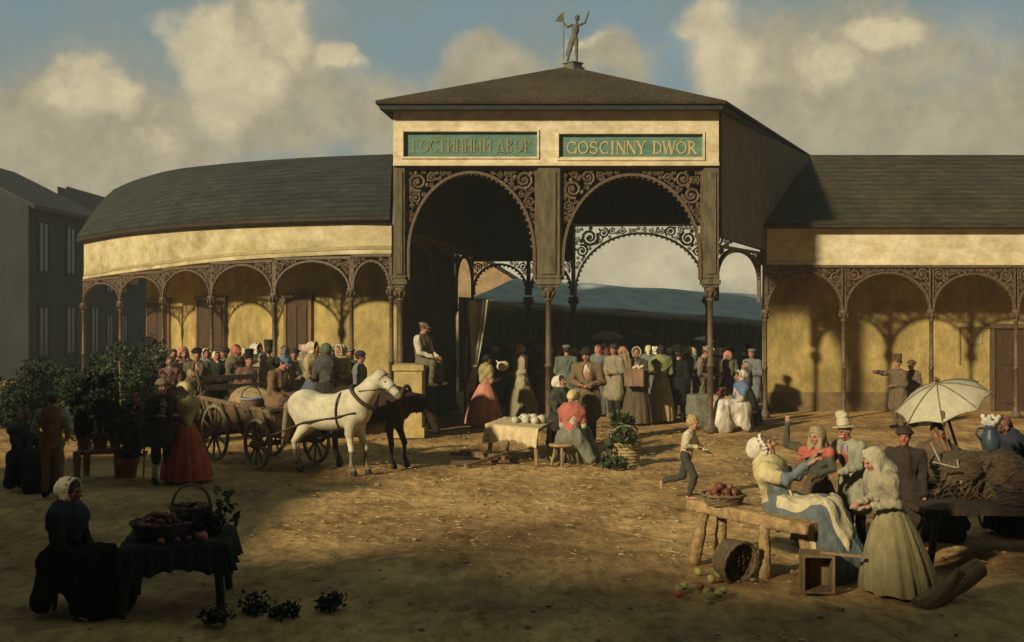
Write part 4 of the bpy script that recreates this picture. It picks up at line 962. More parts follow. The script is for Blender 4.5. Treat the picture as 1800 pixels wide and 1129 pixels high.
for p0 in (.1, .55):
    for z0, z1 in ((.1, .5), (.56, .92)): m_.box((dx0+(dx1-dx0)*(p0+.18), BW-.07, dz*(z0+z1)/2), ((dx1-dx0)*.17, .015, dz*(z1-z0)/2))
o = part(m_, 'door', DOORM, ra_); m_ = MB()
m_.beam((dx0-.06, BW-.05, 0), (dx0-.06, BW-.05, dz+.1), .1, .1, up=(0, 1, 0)); m_.beam((dx1+.06, BW-.05, 0), (dx1+.06, BW-.05, dz+.1), .1, .1, up=(0, 1, 0)); m_.beam((dx0-.14, BW-.06, dz+.07), (dx1+.14, BW-.06, dz+.07), .13, .12); part(m_, 'frame', wood((.13, .08, .035), 'door_frame'), o)
m_ = MB(); nx0, nx1, nz0, nz1 = pX(1702, BW), pX(1726, BW), pz(604, BW), pz(585, BW); m_.box(((nx0+nx1)/2, BW-.012, (nz0+nz1)/2), ((nx1-nx0)/2, .008, (nz1-nz0)/2)); o = m_.build('notice', mat('old_paper', (.5, .38, .2), .9, .4, 12, .2)); tag(o, 'small faded paper notice on the ochre wall left of the dark door', 'notice')
m_ = MB(); x0, x1, z0, z1 = pX(1686, BW), pX(1736, BW), pz(640, BW), pz(577, BW)
m_.beam((x0, BW-.02, z0), (x0, BW-.02, z1), .035, .035, up=(0, 1, 0)); m_.beam((x0, BW-.02, z1+.015), (x1, BW-.02, z1+.015), .035, .035); o = m_.build('trim', wood((.3, .2, .08))); o.parent = ra_; o.location = -ra_.location

# ------------------------------------------------------------------ dark houses down the left-hand street, and an unseen row added behind the viewer to shade the square
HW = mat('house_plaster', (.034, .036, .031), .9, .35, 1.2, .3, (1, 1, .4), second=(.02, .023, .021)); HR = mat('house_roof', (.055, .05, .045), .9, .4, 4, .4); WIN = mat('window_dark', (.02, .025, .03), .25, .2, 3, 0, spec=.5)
def house(name, x0, x1, y0, y1, zw, zr, label, axis='y', group=None, win=True, storeys=2, nw=3, side='x', chim=True):
    root = empty(name, ((x0+x1)/2, (y0+y1)/2, 0), label=label, cat='house', group=group)
    m_ = MB(); 
    if axis == 'y':
        xm = (x0+x1)/2; g0 = [Vector((x0, y0, 0)), Vector((x1, y0, 0)), Vector((x1, y0, zw)), Vector((xm, y0, zr)), Vector((x0, y0, zw))]; m_.prism(g0, (0, y1-y0, 0))
    else:
        ym = (y0+y1)/2; g0 = [Vector((x0, y0, 0)), Vector((x0, y1, 0)), Vector((x0, y1, zw)), Vector((x0, ym, zr)), Vector((x0, y0, zw))]; m_.prism(g0, (x1-x0, 0, 0))
    part(m_, 'wall', HW, root); m_ = MB(); o_ = .3
    if axis == 'y':
        sl_ = (zr-zw)/(xm-x0)
        for a, sg in ((x0, -1), (x1, 1)): m_.prism([Vector((a+sg*o_, y0-.2, zw-o_*sl_+.02)), Vector((xm, y0-.2, zr+.02)), Vector((xm, y0-.2, zr+.2)), Vector((a+sg*o_, y0-.2, zw-o_*sl_+.2))], (0, y1-y0+.4, 0))
    else:
        sl_ = (zr-zw)/(ym-y0)
        for a, sg in ((y0, -1), (y1, 1)): m_.prism([Vector((x0-.2, a+sg*o_, zw-o_*sl_+.02)), Vector((x0-.2, ym, zr+.02)), Vector((x0-.2, ym, zr+.2)), Vector((x0-.2, a+sg*o_, zw-o_*sl_+.2))], (x1-x0+.4, 0, 0))
    rf = part(m_, 'roof', HR, root)
    m_ = MB()
    if chim: m_.box(((x0+x1)/2+.8, (y0+y1)/2+.6, zr+.3), (.3, .3, .7)); m_.box(((x0+x1)/2+.8, (y0+y1)/2+.6, zr+1.02), (.36, .36, .06)); part(m_, 'chimney', HW, rf)
    if win:
        for s_ in range(storeys):
            for k in range(nw):
                t = (k+.5)/nw; zc_ = zw*(s_+.55)/storeys; hh = zw/storeys*.28
                m_ = MB(); f_ = MB()
                if side == 'x': c = (x1+.01, y0+(y1-y0)*t, zc_); m_.box(c, (.02, .45, hh)); [f_.box((x1+.03, c[1]+d_, zc_), (.04, .06, hh+.06)) for d_ in (-.5, .5)]; f_.box((x1+.05, c[1], zc_-hh-.08), (.07, .62, .05)); f_.box((x1+.035, c[1], zc_+hh+.1), (.045, .6, .06)); f_.box((x1+.03, c[1], zc_), (.02, .03, hh))
                else: yy = y1 if y1 < 0 else y0; c = (x0+(x1-x0)*t, yy+.01, zc_); m_.box(c, (.45, .02, hh)); [f_.box((c[0]+d_, yy+.03, zc_), (.06, .04, hh+.06)) for d_ in (-.5, .5)]; f_.box((c[0], yy+.05, zc_-hh-.08), (.62, .07, .05))
                w_ = part(m_, 'window', WIN, root); part(f_, 'frame', HW, w_)
    return root
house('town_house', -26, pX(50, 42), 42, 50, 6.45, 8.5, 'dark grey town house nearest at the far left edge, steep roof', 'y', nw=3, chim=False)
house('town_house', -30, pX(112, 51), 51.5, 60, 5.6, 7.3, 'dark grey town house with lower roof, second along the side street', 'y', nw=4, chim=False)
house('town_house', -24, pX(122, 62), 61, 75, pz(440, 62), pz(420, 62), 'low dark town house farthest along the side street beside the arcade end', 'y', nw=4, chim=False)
for i, (x0, x1, zw, zr) in enumerate(((-37, -26, 8.4, 11.2), (-25.8, -16.2, 10, 11.8), (-16, -10.9, 9.1, 11), (-10.7, -3, 12.4, 14.2), (-2.8, 8, 7.6, 10.4))):  # unseen houses, heights shaped to set the foreground shadow edge
    house('town_house', x0, x1, -15, -6, zw, zr, 'unseen town house added behind the viewer for shade, %s of the row' % ['first from the west', 'second', 'middle', 'fourth', 'last'][i], 'x', side='y')
sh = house('shade_shed', -12.5, -8.4, 2, 14, 3.2, 3.6, 'low unseen shed added beyond the left edge to shade the square', 'y', win=False)  # unseen shadow caster added to darken the left-hand group
# ------------------------------------------------------------------ far side of the courtyard: long low booth row, awning stall
CANV = mat('blue_grey_canvas', (.5, .52, .44), .95, .35, 2.5, .4, (.5, 1, 2), second=(.33, .37, .33)); BW2 = mat('booth_boards', (.2, .215, .18), .9, .5, 6, .4, (3, 3, .3), second=(.09, .105, .09))
CURT = mat('dusty_curtain', (.5, .46, .32), .95, .4, 5, .5, (3, 3, .4), second=(.3, .28, .2))
bo = empty('market_stall', (2, 36, 0), label='long market stall under a blue-grey canvas roof across the courtyard', cat='market stall')
c = [px(822, 527, 33), px(1385, 568, 36.5), px(1385, 523, 40.5), px(905, 492, 36)]
P_ = []
for i in range(49):
    u = i/48; r_ = []
    for j in range(11):
        v = j/10; p = c[0].lerp(c[1], u).lerp(c[3].lerp(c[2], u), v); p.z -= .07*abs(math.sin(math.pi*u*5))*math.sin(math.pi*v)+.02*math.sin(23*u+5*v); r_.append(p)
    P_.append(r_)
m_ = MB(); m_.slab(P_, (0, 0, .02)); part(m_, 'canopy', CANV, bo, True)
m_ = MB(); m_.prism([c[0], c[3], Vector((c[3].x, c[3].y, c[0].z-.3)), Vector((c[0].x, c[0].y, c[0].z-.25))], (-.02, 0, 0)); part(m_, 'gable_cloth', CANV, bo)
m_ = MB(); m_.slab([[c[0].lerp(c[1], i/110)+Vector((0, -.02-.02*math.sin(i*1.3), 0)), c[0].lerp(c[1], i/110)+Vector((0, -.03-.03*math.sin(i*1.3), -.17-.03*math.sin(i*2.1)))] for i in range(111)], (0, .015, 0)); part(m_, 'valance', CANV, bo, True)
for u in (.0, .25, .5, .75, 1): q = c[0].lerp(c[1], u); m_ = MB(); m_.tube([(q.x+.05, q.y+.08, 0), (q.x+.05, q.y+.08, q.z)], .035, 7); part(m_, 'post', wood((.12, .08, .04)), bo)
m_ = MB(); bl, br = px(806, 500, 36.2), c[2]+Vector((0, -.4, 0)); bl.z = br.z; wall(m_, Vector((bl.x, bl.y, 0)), Vector((br.x, br.y, 0)), 0, 3.0, .08, 0, 2.6); dv = (br-bl); nb_ = Vector((dv.y, -dv.x, 0)).normalized()
for i in range(46): p = bl.lerp(br, (i+.5)/46); p.z = 0; m_.beam(p+nb_*.1, p+nb_*.1+Vector((0, 0, 2.4)), .1+.05*math.sin(i*3), .03, up=nb_)
part(m_, 'back_boards', BW2, bo)
dr = empty('drape', (px(828, 527, 25.5).x, 25.5, 0), 0, 1, 'pale dusty drape tied back on a slim post, left of the woman in pink', 'drape'); dx_, dtop = dr.location.x, px(828, 527, 25.5).z
m_ = MB(); m_.tube([(-.13, .06, 0), (-.13, .06, dtop+.04)], .03, 8); dr_p = m_.build('post', wood((.14, .09, .045)), dr, True)
m_ = MB(); m_.beam((-.2, .05, dtop), (.48, .05, dtop), .05, .05); m_.beam((.44, .05, dtop), (.44, 1.4, dtop+.04), .04, .05); m_.build('rail', wood((.14, .09, .045)), dr)
m_ = MB(); rows = []; tie = 1.3
for i in range(34):
    t = i/33; z = dtop*(1-t)+.72*t; q = max(0, (z-tie)/(dtop-tie)); w = (.055+.2*q**.85) if z > tie else .05+.05*(tie-z)/.5; cx_ = (.08+.08*q) if z > tie else .08-.09*(tie-z)/.5; r_ = []
    for j in range(29):
        u = j/28; r_.append(Vector((cx_+(u-.5)*2*w, .04*math.sin(u*19+2.2*math.sin(u*5+.6*z))*(.4+.6*q)+.014*math.sin(u*47+z*4+math.sin(u*9)), z+.02*math.sin(u*9)*(i == 33))))
    rows.append(r_)
m_.slab(rows, (0, .012, 0)); m_.build('curtain', CURT, dr, True)
m_ = MB(); m_.lathe([(.06, -.03), (.085, -.01), (.085, .015), (.06, .035)], (.08, .0, tie), 12); m_.build('curtain_tie', cloth((.5, .42, .26)), dr, True)
m_ = MB(); m_.box((.35, 33.9, .42), (1.0, .3, .42)); m_.box((.35, 33.88, .87), (1.06, .36, .03)); part(m_, 'counter', wood((.1, .06, .03)), bo)
far = empty('market_booth', (-2.6, 41, 0), label='orange-lit gable of a stone building seen through the back-left arch', cat='building')
m_ = MB(); m_.prism([Vector((-3.6, 44, 0)), Vector((.2, 44, 0)), Vector((.2, 44, 3.7)), Vector((-1.4, 44, 4.7)), Vector((-3.6, 44, 4.4))], (0, 3, 0)); part(m_, 'wall', mat('pink_stone', (.42, .28, .14), .9, .4, 3, .3), far)
m_ = MB(); m_.prism([Vector((.4, 43.8, 3.6)), Vector((-1.4, 43.8, 4.75)), Vector((-1.4, 43.8, 4.9)), Vector((.4, 43.8, 3.75))], (0, 3.4, 0)); part(m_, 'roof', SLATE, far)
far.name = 'stone_building'

# ------------------------------------------------------------------ small builders
def basket(label, loc, r=.22, h=.2, handle=True, col=(.33, .22, .09), tilt=None, rz=0, group=None, flare=1.25):
    root = empty('basket', loc, rz, 1, label, 'basket', group)
    if tilt: root.rotation_euler = tilt
    m_ = MB(); n = 7
    for i in range(n):
        z = h*(i+.5)/n; rr = r*(1/flare+(1-1/flare)*(i+.5)/n)
        m_.tube([(rr*math.cos(a)*(1+.02*math.sin(a*9+i*3.1)), rr*math.sin(a)*(1+.02*math.sin(a*9+i*3.1)), z+.006*math.sin(a*9+i*3.1)) for a in np.linspace(0, 6.2832, 33)], h/n*.58, 5, cap=False)
    for j in range(18):
        a = j*6.2832/18; m_.tube([(r/flare*.97*math.cos(a), r/flare*.97*math.sin(a), 0), (r*.97*math.cos(a), r*.97*math.sin(a), h)], .008, 4)
    m_.lathe([(r/flare, 0), (r/flare, .015)], (0, 0, .002), 18)
    wk = mat('wicker_%d' % int(col[0]*999), col, .85, .5, 26, .6); m_.build('bowl', wk, root, True)
    m_ = MB(); m_.tube([(r*1.02*math.cos(a), r*1.02*math.sin(a), h+.006*math.sin(a*14)) for a in np.linspace(0, 6.2832, 37)], .016, 6, cap=False); m_.build('rim', wk, root, True)
    if handle: m_ = MB(); m_.tube([(r*math.cos(a), .01*math.sin(3*a), h+r*1.15*math.sin(a)) for a in np.linspace(0, math.pi, 17)], .014, 6); m_.build('handle', wk, root, True)
    return root
def fruit_proto(name, r, col, label, group, cat='fruit', stalk=True):
    m_ = MB(); m_.lathe([(.02*r, .16*r), (.3*r, .02*r), (.7*r, .16*r), (.97*r, .62*r), (1*r, 1*r), (.9*r, 1.42*r), (.6*r, 1.78*r), (.25*r, 1.86*r), (.05*r, 1.72*r)], n=12)
    if stalk: m_.tube([(0, 0, 1.7*r), (.12*r, .05*r, 2.15*r)], .06*r, 5)
    o = m_.build(name, mat('%s_%d_%d' % (name, int(col[0]*999), int(col[1]*999)), col, .45, .4, 9, .05, objrand=int(name != 'turnip')), None, True)
    return tag(o, label, cat, group)
def scatter(proto, pts, sv=.2, seed=0):
    r = random.Random(seed)
    for i, p in enumerate(pts):
        o = proto if i == 0 else proto.copy()
        if i: COL.objects.link(o)
        o.location = p; q = 1+r.uniform(-sv, sv); o.scale = (q, q, q); o.rotation_euler = (r.uniform(-.5, .5), r.uniform(-.5, .5), r.uniform(0, 6))
def pile(c, R_, rf, n, seed, hk=.55):
    r = random.Random(seed); out = []; lay = 0; left = n
    while left > 0 and lay < 3:
        rr = R_*(1-lay*.27); k = 0
        cand = [(c[0]+rr*math.sqrt(r.random())*math.cos(a), c[1]+rr*math.sqrt(r.random())*math.sin(a)) for a in [r.uniform(0, 6.28) for _ in range(120)]]
        cur = []
        for x, y in cand:
            if left <= 0: break
            if all(math.hypot(x-a, y-b) > rf*1.75 for a, b in cur): cur.append((x, y)); out.append((x, y, c[2]+lay*rf*1.35)); left -= 1
        lay += 1
    return out
LEAF = mat('leaf_dark', (.024, .036, .012), .7, .5, 5, 0, second=(.013, .02, .008), island=1); LEAF2 = mat('leaf_mid', (.065, .085, .028), .7, .5, 5, 0, island=1); STEM = mat('plant_stem', (.12, .1, .05), .8, .4, 8, .2)
def foliage(loc, rx, rz, n, seed, size=.08, up=.6, name='bush', label='', cat='plant', m=LEAF, stems=5, pot=None, group=None):
    r = random.Random(seed); root = empty(name, loc, 0, 1, label, cat, group); z0 = 0
    if pot:
        m_ = MB(); h = pot; m_.lathe([(h*.34, 0), (h*.36, .01), (h*.47, h*.76), (h*.55, h*.78), (h*.56, h), (h*.48, h), (h*.45, h*.85), (0.01, h*.84)], n=18); m_.build('pot', mat('terracotta', (.34, .15, .07), .85, .4, 7, .3, second=(.2, .09, .045)), root, True); z0 = h*.85
    st = MB(); lf = MB(); tips = []
    for i in range(stems):
        a = r.uniform(0, 6.28); q = r.uniform(.15, .75)*rx; h = rz*r.uniform(.55, 1); pts = [Vector((q*.1*math.cos(a), q*.1*math.sin(a), z0*.9))]
        for k in range(1, 5): t = k/4; pts.append(Vector((q*t*math.cos(a)+r.uniform(-.04, .04)*rx, q*t*math.sin(a)+r.uniform(-.04, .04)*rx, z0+h*t)))
        st.tube(pts, [.016*(1-.2*k)*(.5+rz*.4) for k in range(5)], 5); tips.append(pts)
    cl = [(tips[r.randrange(stems)][r.randrange(1, 5)]+Vector((r.uniform(-.4, .4)*rx, r.uniform(-.4, .4)*rx, r.uniform(-.12, .12)*rz)), r.uniform(.12, .36)*rx) for _ in range(max(8, n//70))]
    for i in range(n):
        c_, q = cl[r.randrange(len(cl))]; p = c_+Vector((r.gauss(0, .6)*q, r.gauss(0, .6)*q, r.gauss(0, .65)*q*(1+.4*up)))
        if p.z < z0: continue
        d = Vector((r.gauss(0, 1), r.gauss(0, 1), r.gauss(up, .8))).normalized(); s_ = size*r.uniform(.6, 1.4); w = d.orthogonal().normalized(); w.rotate(Matrix.Rotation(r.uniform(0, 6.28), 3, d)); u = d.cross(w)*.12*s_
        lf.add([p, p+d*s_*.45+w*s_*.28+u, p+d*s_, p+d*s_*.45-w*s_*.28+u], [(0, 1, 2, 3)])
    st.build('stem', STEM, root); lf.build('foliage', m, root)
    return root
def table(label, corners, z, legm, th=.05, legs=True, cat='table', lw=.07, splay=.05):
    c = [Vector(q) for q in corners]; ce = sum(c, Vector())/4; root = empty('table', (ce.x, ce.y, 0), label=label, cat=cat)
    m_ = MB(); m_.hexa([Vector((q.x, q.y, z-th))-ce.xy.to_3d() for q in c]+[Vector((q.x, q.y, z))-ce.xy.to_3d() for q in c]); m_.build('tabletop', legm, root)
    for q in c:
        d = (q-ce); d.z = 0; a = d*.86; m_ = MB(); b = d*(.9+splay); m_.tube([Vector((b.x, b.y, 0)), Vector((a.x, a.y, z-th))], [lw*.5, lw*.6], 7); m_.build('leg', legm, root)
    return root
def plank(label, a, b, w=.1, h=.05, rgb=(.2, .13, .06), name='plank', group=None):
    a, b = Vector(a), Vector(b); ce = (a+b)/2; m_ = MB(); m_.beam(a-ce, b-ce, w, h); o = m_.build(name, wood(rgb)); o.location = ce; return tag(o, label, name, group)
def stool(label, loc, h=.4, r=.17, rgb=(.3, .2, .09), rz=0):
    root = empty('stool', loc, rz, 1, label, 'stool'); m_ = MB(); m_.lathe([(r*.95, h-.045), (r, h-.035), (r, h-.008), (r*.95, h)], n=14, sx=1.25, sy=.85); m_.build('seat', wood(rgb), root, True)
    for i in range(3):
        a = i*2.094+.5; m_ = MB(); m_.tube([(r*1.15*math.cos(a), r*.9*math.sin(a), 0), (r*.6*math.cos(a), r*.5*math.sin(a), h-.03)], [.02, .026], 7); m_.build('leg', wood(rgb), root)
    return root
def umbrella(label, loc, r, h, col, tilt=(0, 0, 0), n=8, pole=1.2, drop=.38, name='umbrella', group=None, finial=True):
    root = empty(name, loc, 0, 1, label, 'umbrella', group); root.rotation_euler = tilt
    m_ = MB(); rows = []
    for i in range(9):
        t = i/8; row = []
        for j in range(n*6+1):
            a = 2*math.pi*j/(n*6); sc_ = abs(math.sin(a*n/2)); rr = r*t*(1-.1*sc_*t); row.append(Vector((rr*math.cos(a), rr*math.sin(a), h-drop*r*t**1.7-.0*sc_+.05*r*sc_*t*(t-.2))))
        rows.append(row)
    m_.slab(rows, (0, 0, -.012)); m_.build('canopy', cloth(col, .2), root, True)
    m_ = MB()
    for j in range(n):
        a = 2*math.pi*j/n; m_.tube([(r*t*math.cos(a), r*t*math.sin(a), h-drop*r*t**1.7+.008) for t in (0, .25, .5, .75, 1, 1.05)], .008*max(1, r), 5)
    m_.build('ribs', wood((.24, .18, .09), 'rib'), root)
    m_ = MB(); m_.tube([(0, 0, h-pole), (0, 0, h+.1*r)], .016*max(1, r), 7); 
    if finial: m_.ball((0, 0, h+.12*r), .03*max(1, r), 8)
    m_.build('pole', wood((.16, .1, .05)), root); return root

# ------------------------------------------------------------------ people round the gateway
W_, DK, BLK = (.66, .56, .36), (.04, .035, .025), (.018, .016, .014)
P = person
P('woman in pink skirt and mustard shawl holding a pale bundle beside the tied drape', 853, 749, 624, 125, dict(armL='carry', armR='carry', lean=4), dict(skirt=(.62, .21, .13), width=.47, bodice=(.5, .22, .11), shawl=(.36, .28, .1), drop=.3), ('bun', (.02, .015, .01)))
P('woman in tan bonnet and beige coat facing the pink-skirted woman', 915, 738, 605, -72, dict(armL='fold', armR='fold', lean=3), dict(skirt=(.3, .25, .13), width=.4, coat=(.4, .32, .18), shawl=(.38, .31, .19), drop=.42), ('bonnet', (.46, .31, .13)))
P('woman in blue bonnet and dark maroon cloak behind the beige coat', 944, 736, 606, 190, dict(), dict(skirt=(.07, .03, .025), coat=(.09, .04, .03), shawl=(.08, .035, .03)), ('bonnet', (.14, .2, .3)), d=27.6)
m_ = SDF(); m_.ell((0, 0, 0), (.13, .1, .11)).ell((.07, .02, .04), (.08, .08, .08)).cap((-.08, 0, .06), (-.13, -.02, .13), .04, .02)
V, Q = m_.mesh(.012); V = wrinkle(V, Q, .01, 1.2, 4); o = nmesh('bundle', V, Q, cloth((.7, .6, .36)), None); o.location = (px(883, 644, 25.6)); tag(o, 'pale cloth bundle held between the two women by the drape', 'bundle')
for x, t, col, lb in ((858, 600, (.3, .28, .2), 'vendor in grey bonnet standing far back under the canvas stall roof, leftmost'), (886, 590, W_, 'vendor in white bonnet and black dress behind the counter of the canvas stall'), (872, 607, (.33, .3, .2), 'short woman in dull cap under the canvas stall roof between the two vendors')):
    P(lb, x, 0, t, -10+x-870, dict(armL='fold', armR='fold'), dict(skirt=DK, bodice=DK, shawl=(.07, .065, .05)), ('cap_frill', col), d=34.6+(x-870)*.02, vox=.016)
pm = P('big man in black fur hat and brown coat, behind the seated women', 1032, 777, 613, -12, dict(armL='fold', armR='fold', head=(-10, 14, 0), wide=1.15), dict(trousers=(.07, .05, .03), coat=(.2, .13, .06), shoes=BLK, scarf=(.6, .52, .36)), ('fur', (.03, .025, .02)), male=True)
pd = P('peddler woman in white-rimmed bonnet carrying a wooden box with sticks', 1120, 747, 610, -15, dict(armL='carry', armR='carry'), dict(skirt=(.12, .085, .045), width=.36, jacket=(.1, .08, .05), scarf=(.6, .52, .38)), ('bonnet', (.5, .42, .28)), tone=0)
w = world_pt(pd, (0, -.36, 1.06)); root = empty('peddler_box', w, R(-15), 1, 'brown wooden tray box carried on the belly of the peddler', 'box')
m_ = MB(); m_.box((0, 0, 0), (.21, .12, .19)); 
for z in (-.17, .17): m_.box((0, -.125, z), (.215, .012, .02))
m_.build('case', wood((.26, .16, .08)), root)
m_ = MB()
for i in range(5): m_.tube([(-.17+.025*i, 0, .1), (-.2+.035*i-.08, -.02, .62-.05*(i % 3))], .011, 5)
m_.build('sticks', wood((.36, .26, .13)), root); m_ = MB()
for i in range(6): m_.ball((-.02+.04*i, -.02*(i % 2), .21+.02*(i % 3)), .035, 8)
m_.build('wares', cloth((.66, .6, .45)), root, True)
P('woman seen from behind in olive-green shawl and tan skirt', 1162, 742, 606, 172, dict(armL='fold', armR='fold'), dict(skirt=(.46, .34, .15), width=.31, bodice=(.2, .2, .07), shawl=(.24, .25, .075), drop=.4), ('longhair', (.03, .022, .014)))
P('tall man in black top hat and long black coat beside the olive shawl', 1193, 741, 614, 150, dict(), dict(trousers=BLK, coat=BLK, shoes=BLK), ('tophat', BLK), male=True)
P('stooping man in tan cap and drab coat behind the right gateway column', 1230, 738, 612, 70, dict(lean=8, head=(0, 20, 0), armL='fold', armR='fold'), dict(trousers=(.07, .07, .05), coat=(.2, .17, .1), shoes=BLK, scarf=(.7, .6, .4)), ('cap', (.36, .27, .13)), male=True)
fv = P('seated fruit seller in white cap, blue shawl and wide white apron', 1303, 757, 652, -78, dict(sit=True, armL='lap', armR='lap', seat=.52, head=(0, 8, 0)), dict(skirt=(.42, .36, .25), spread=1.35, apron=(.7, .63, .5), bodice=(.5, .42, .3), shawl=(.1, .18, .3), drop=.36), ('cap_frill', (.72, .64, .48)), vox=.012)
stool('low wooden stool under the fruit seller in the blue shawl', (fv[0].location.x+.12, fv[0].location.y+.02, 0), .42, .17)
P('red-faced woman in grey headcloth standing behind the fruit seller', 1312, 0, 636, -95, dict(), dict(skirt=DK, bodice=DK, shawl=(.1, .09, .06)), ('kerchief', (.28, .25, .2)), tone=2, d=25.6)
ba = basket('tall round basket heaped with red fruit beside the fruit seller', px(1272, 728, 24.4)+Vector((0, 0, -.0)), .24, .46, False, (.36, .29, .14), flare=1.1); ba.location.z = 0; ba.scale.z = 1.55
scatter(fruit_proto('red_fruit', .055, (.2, .05, .035), 'small red fruit heaped in the tall round basket', 'red fruit in the fruit seller basket'), pile((ba.location.x, ba.location.y, .66), .17, .055, 18, 3), .15, 4)
m_ = SDF(); m_.box((0, 0, .33), (.26, .22, .33), rotm('z', .2), .05); V, Q = m_.mesh(.03); V = wrinkle(V, Q, .012, .5, 2, 1); o = nmesh('stone_block', V, Q, mat('grey_stone', (.2, .19, .13), .9, .4, 5, .4), None); o.location = (pX(1236, 25), 25, 0); tag(o, 'rough grey stone block left of the right gateway column', 'stone block')
# man on the yellow plinth
m_ = MB(); x0, x1 = pX(696, 23.1), pX(744, 23.1); zt_ = pz(641, 23.1); m_.box(((x0+x1)/2, 23.15, zt_/2), ((x1-x0)/2, .42, zt_/2)); m_.box(((x0+x1)/2, 23.15, zt_-.05), ((x1-x0)/2+.035, .455, .055)); m_.box(((x0+x1)/2, 23.15, .1), ((x1-x0)/2+.05, .47, .1))
o = m_.build('stone_plinth', mat('plinth_stone', (.5, .37, .13), .9, .4, 4, .5, second=(.33, .25, .1)), None); tag(o, 'square yellow stone plinth at the left foot of the gateway', 'plinth')
P('man in flat cap and brown waistcoat sitting on the yellow plinth', 742, 0, 568, 62, dict(sit=True, armL='lap', armR='lap', head=(8, 16, 0), legs=dict(knL=(-.13, -.36, .46), knR=(.13, -.36, .48), anL=(-.12, -.3, .04), anR=(.14, -.36, .06))), dict(trousers=(.15, .13, .075), shirt=(.55, .49, .35), vest=(.17, .1, .05), shoes=(.05, .035, .02), scarf=(.6, .5, .4)), ('cap', (.2, .16, .08)), d=23.1, z0=zt_-.4, male=True)

# seated women and the vegetable stall
sw = P('woman in green-black jacket and white frilled cap, seated looking up', 986, 787, 661, 40, dict(sit=True, armL='lap', armR='lap', head=(12, -14, 0)), dict(skirt=DK, bodice=(.05, .06, .04), shawl=(.06, .07, .045), scarf=(.6, .52, .36)), ('cap_frill', (.72, .64, .45)))
P('child in white bonnet peeping between the seated women and big man', 1012, 795, 686, -30, dict(hs=1.15), dict(skirt=(.1, .07, .04), bodice=(.14, .1, .06)), ('bonnet', (.62, .53, .36)))
sv = P('woman in red shawl, straw bonnet and grey skirt, seated with her back turned', 1004, 817, 688, 158, dict(sit=True, armL='lap', armR='lap', lean=6, head=(-8, 10, 0)), dict(skirt=(.2, .2, .13), spread=1.5, bodice=(.5, .45, .32), shawl=(.5, .12, .08), drop=.46, shr=.062), ('bonnet', (.66, .52, .2)))
stool('small three-legged stool left of the red-shawled woman', (pX(986, 18.9), 18.6, 0), .36, .17, (.36, .24, .11))
stool('wooden stool under the woman in the red shawl', (sv[0].location.x, sv[0].location.y+.02, 0), .42, .16, (.2, .13, .07), 1)
tb = [Vector((-.42, 19.35, 0)), Vector((.42, 18.5, 0)), Vector((.72, 20.0, 0)), Vector((-.1, 20.7, 0))]
table('low trestle table with rough splayed legs under a creamy cloth', tb, .6, wood((.28, .18, .08)))
def clothdrape(label, corners, z, drop, col, sides=(0,), seed=0, name='tablecloth'):
    c = [Vector(q) for q in corners]; ce = sum(c, Vector())/4; r = random.Random(seed); m_ = MB(); n = 26
    c = [ce+(q-ce)*1.04 for q in c]
    m_.slab([[c[0].lerp(c[1], i/n).lerp(c[3].lerp(c[2], i/n), j/10)+Vector((0, 0, z+.012+.01*math.sin(i*1.7+j*2.3))) for j in range(11)] for i in range(n+1)], (0, 0, -.008))
    for s_ in sides:
        a, b = c[s_], c[(s_+1) % 4]; out = (b-a).cross(Vector((0, 0, 1))).normalized(); ph = r.uniform(0, 6); rows = []
        for i in range(61):
            u = i/60; p = a.lerp(b, u); sg_ = .5+.5*math.cos(2*math.pi*(u-.03)*1.0); f = .7*math.sin(u*37+ph)+.4*math.sin(u*71+2*ph); rows.append([p+out*(.012+(.02+.03*k/8)*(1+.7*f)*(k/8)**.5)+Vector((0, 0, z+.01-drop*(.72+.28*sg_+.02*f)*k/8-.02*math.sin(math.pi*u*2+k)*(k in (3, 4)))) for k in range(9)])
        m_.slab(rows, -out*.01)
    o = m_.build(name, cloth(col), None, True, loc=(ce.x, ce.y, z)); return tag(o, label, 'tablecloth')
clothdrape('creamy cloth hanging in folds over the front of the low stall table', tb, .6, .31, (.66, .49, .24), (0, 3), 4)
scatter(fruit_proto('turnip', .07, (.6, .55, .36), 'white turnip piled on the cloth-covered stall table', 'turnips on the stall table', 'vegetable'), [(q[0], q[1], .605+q[2]) for q in pile((.3, 19.6, 0), .3, .07, 13, 5)], .2, 1)
for i, (a, b) in enumerate((((-1.05, 19.9, .04), (.0, 19.1, .05)), ((-.85, 19.35, .13), (-.08, 18.75, .1)), ((-1.0, 18.7, .04), (-.05, 18.75, .06)), ((-.75, 18.25, .04), (-.1, 18.85, .17)))):
    plank(('broken plank pointing at the gateway, farthest in the heap left of the stall', 'thick short plank lying across the heap left of the stall', 'long thin plank lying flat, left end nearest the horses', 'nearest plank of the heap, slanting up to the right')[i], a, b, (.1, .14, .08, .07)[i], (.05, .09, .05, .05)[i], ((.17, .11, .05), (.22, .14, .06), (.14, .09, .04), (.2, .13, .06))[i])
b1 = basket('wicker basket of cabbage leaves on the ground right of the seated women', (pX(1100, 18.6), 18.7, 0), .25, .36, True, (.42, .31, .13))
b2 = basket('shallow basket of greens standing behind the wicker basket', (pX(1092, 20.4), 20.4, .28), .3, .14, False, (.3, .21, .1)); m_ = MB(); m_.box((0, 0, .14), (.25, .2, .135)); [m_.box((0, -.205, z), (.255, .012, .04)) for z in (.06, .21)]; o = m_.build('crate', wood((.12, .08, .04)), None, loc=None); o.location = (pX(1092, 20.4), 20.4, 0); tag(o, 'dark crate carrying the shallow basket of greens', 'crate')
